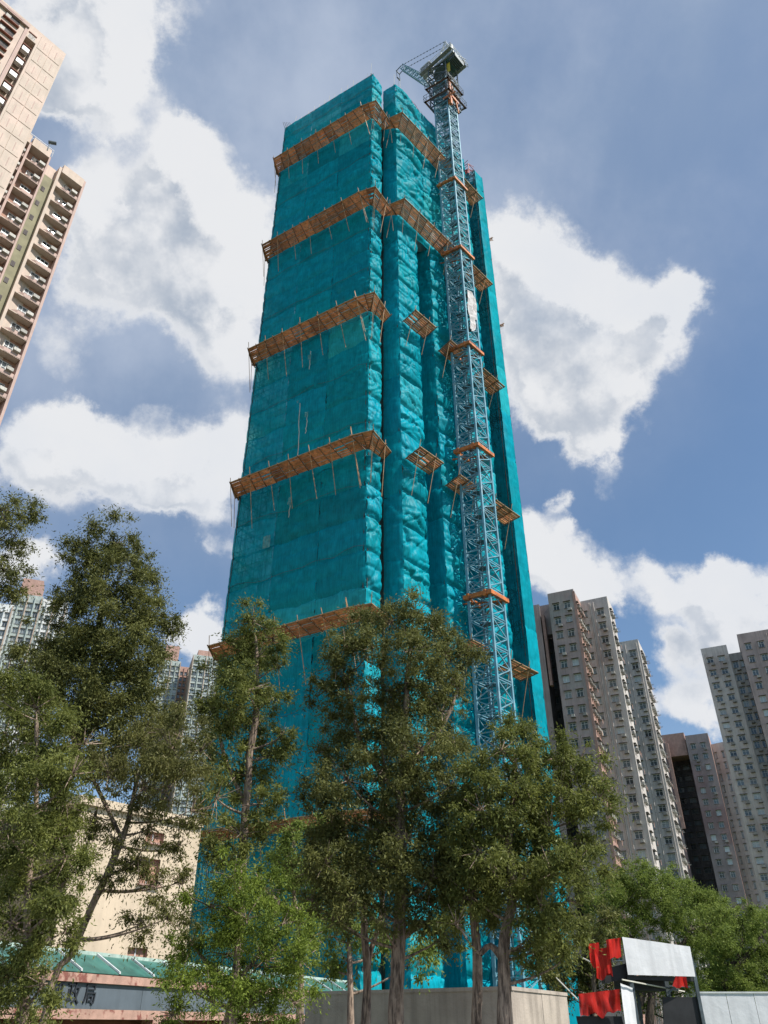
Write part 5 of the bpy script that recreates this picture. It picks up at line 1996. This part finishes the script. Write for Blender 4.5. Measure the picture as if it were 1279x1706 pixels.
tree('broad crowned centre tree with a straight flaky trunk', 18,
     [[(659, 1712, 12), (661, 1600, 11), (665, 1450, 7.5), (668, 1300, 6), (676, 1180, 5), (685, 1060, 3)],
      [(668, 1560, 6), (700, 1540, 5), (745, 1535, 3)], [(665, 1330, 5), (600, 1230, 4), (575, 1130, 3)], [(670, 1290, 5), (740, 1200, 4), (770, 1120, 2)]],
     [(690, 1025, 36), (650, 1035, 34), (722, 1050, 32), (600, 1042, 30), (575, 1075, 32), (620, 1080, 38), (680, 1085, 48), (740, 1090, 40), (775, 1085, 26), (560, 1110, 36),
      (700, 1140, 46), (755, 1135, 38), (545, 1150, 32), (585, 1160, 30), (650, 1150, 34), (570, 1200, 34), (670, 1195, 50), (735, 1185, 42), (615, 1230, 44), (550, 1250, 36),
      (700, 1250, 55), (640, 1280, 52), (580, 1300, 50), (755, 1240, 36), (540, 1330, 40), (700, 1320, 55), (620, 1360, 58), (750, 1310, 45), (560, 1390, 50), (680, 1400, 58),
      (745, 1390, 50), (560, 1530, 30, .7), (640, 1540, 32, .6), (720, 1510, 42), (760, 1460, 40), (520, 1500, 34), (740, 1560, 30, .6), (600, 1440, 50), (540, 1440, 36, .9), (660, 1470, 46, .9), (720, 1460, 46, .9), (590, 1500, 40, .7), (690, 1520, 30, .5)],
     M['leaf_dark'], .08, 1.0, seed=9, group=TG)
tree('twin stemmed tree whose right trunk forks into a reddish limb, beside the crane foot', 17,
     [[(842, 1712, 11), (840, 1640, 10), (842, 1560, 9), (856, 1480, 7), (850, 1380, 6), (858, 1260, 4)],
      [(840, 1600, 6), (818, 1575, 5), (800, 1590, 4)], [(856, 1500, 6), (900, 1400, 4), (935, 1320, 3)], [(850, 1420, 5), (812, 1340, 4), (800, 1250, 2)]],
     [(850, 1215, 30), (835, 1250, 36), (880, 1245, 34), (920, 1265, 34), (965, 1270, 36), (995, 1310, 30), (815, 1290, 42), (870, 1300, 50), (930, 1320, 50), (985, 1350, 32, .8),
      (800, 1350, 48), (860, 1370, 56), (920, 1390, 52), (970, 1400, 30, .7), (800, 1420, 52), (860, 1440, 50), (920, 1455, 46), (830, 1495, 44, .8), (900, 1510, 46), (945, 1500, 30),
      (925, 1550, 38), (880, 1580, 28, .7), (945, 1590, 26, .7), (1000, 1330, 26), (960, 1440, 36), (760, 1540, 34, .7), (780, 1490, 40), (890, 1550, 26, .7), (955, 1545, 20, .7)],
     M['leaf'], .08, 1.0, seed=10, group=TG)
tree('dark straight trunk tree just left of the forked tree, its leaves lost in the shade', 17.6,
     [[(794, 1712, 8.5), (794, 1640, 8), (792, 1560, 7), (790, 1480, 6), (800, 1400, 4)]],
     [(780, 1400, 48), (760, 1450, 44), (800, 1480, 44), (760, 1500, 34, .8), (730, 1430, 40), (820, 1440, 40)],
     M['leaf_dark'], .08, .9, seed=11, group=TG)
tree('slim pale trunk tree behind the centre tree, forking low', 19,
     [[(611, 1712, 6.5), (611, 1600, 6), (607, 1500, 6), (604, 1430, 5)], [(612, 1620, 4), (632, 1540, 4), (640, 1460, 3)]],
     [(600, 1420, 44), (560, 1460, 42), (640, 1440, 40), (540, 1400, 36), (590, 1480, 34, .7), (520, 1450, 34)],
     M['leaf_dark'], .08, .9, seed=12, group=TG)
# greenery further back
tree('bright green tree seen low between the left trees and the netting', 27,
     [[(500, 1712, 6), (500, 1600, 5), (490, 1480, 3)]],
     [(490, 1400, 30, .8), (520, 1385, 26, .8), (470, 1440, 36), (520, 1450, 40), (560, 1500, 36), (500, 1510, 40), (450, 1500, 36)],
     M['leaf_feather'], .11, .9, wr=.4, seed=13, group='green trees behind the street trees')
tree('fresh green tree with drooping sprays behind the slim pale trunk', 25,
     [[(585, 1712, 6), (585, 1640, 5), (580, 1560, 3)]],
     [(575, 1530, 28), (555, 1560, 30), (600, 1560, 28), (580, 1600, 30), (550, 1610, 22), (620, 1530, 24), (700, 1590, 30, .7), (640, 1580, 30, .7)],
     M['leaf_feather'], .11, .9, wr=.4, seed=14, group='green trees behind the street trees', droop=.9)
tree('dark shrubbery tree behind the hoist tower foot, beside the red nets', 40,
     [[(990, 1712, 4), (990, 1640, 4), (985, 1570, 3)]],
     [(985, 1560, 30), (1000, 1600, 30), (960, 1600, 24), (1020, 1640, 30), (980, 1640, 26), (940, 1600, 20), (1010, 1530, 24), (915, 1560, 26), (900, 1610, 26), (930, 1645, 22)],
     M['leaf_dark'], .14, 1.0, wr=.45, seed=15, group='green trees behind the street trees')
FG = 'wide feathery trees on the right'
tree('spreading feathery tree with dark crooked limbs, behind the white panel', 43,
     [[(1082, 1712, 7), (1084, 1650, 6), (1062, 1600, 5), (1050, 1560, 4)], [(1075, 1620, 5), (1130, 1580, 4), (1150, 1550, 3)], [(1050, 1562, 3.5), (1020, 1535, 2.5), (1000, 1520, 2)]],
     [(1030, 1476, 24), (1070, 1470, 24), (1120, 1480, 26), (1160, 1500, 24), (1205, 1525, 22), (1060, 1530, 26, .7), (1150, 1560, 24, .7), (1010, 1480, 26), (1050, 1472, 28), (1095, 1478, 28), (1140, 1490, 28), (1175, 1510, 26), (1000, 1510, 26, .8), (1040, 1505, 28, .8), (1085, 1505, 28, .8), (1130, 1520, 26, .8),
      (1180, 1545, 26, .8), (985, 1500, 20), (1020, 1545, 22, .4), (1110, 1545, 24, .4), (1165, 1570, 22, .5)],
     M['leaf_feather'], .10, 1.35, wr=.4, bark='bark_dark', spread=3.0, seed=16, group=FG, tr=.35)
tree('feathery tree at the right edge above the white hoarding, with a slanting limb', 46,
     [[(1195, 1712, 6), (1200, 1660, 6), (1225, 1615, 5), (1255, 1580, 3.5), (1275, 1550, 2)], [(1215, 1630, 4), (1232, 1590, 3), (1235, 1560, 2)]],
     [(1200, 1530, 26), (1235, 1535, 26), (1270, 1540, 30), (1215, 1560, 28), (1255, 1570, 30, .9), (1290, 1570, 30), (1190, 1590, 26, .8), (1225, 1600, 30, .8), (1270, 1610, 32, .9),
      (1180, 1630, 22, .8), (1240, 1640, 30), (1280, 1650, 30), (1200, 1650, 26)],
     M['leaf_feather'], .10, 1.35, wr=.4, bark='bark_dark', spread=3.0, seed=17, group=FG, tr=.35)
tree('low green tree under the gantry, between the posts', 44,
     [[(1120, 1712, 4), (1120, 1670, 4), (1118, 1640, 3)]],
     [(1100, 1610, 26, .8), (1140, 1620, 26, .8), (1085, 1650, 26, .9), (1125, 1670, 26), (1160, 1640, 24, .9), (1060, 1670, 24), (1075, 1600, 24, .7)],
     M['leaf_feather'], .11, .9, wr=.4, bark='bark_dark', seed=18, group=FG)
print('leaves', LEAFSUM[0])
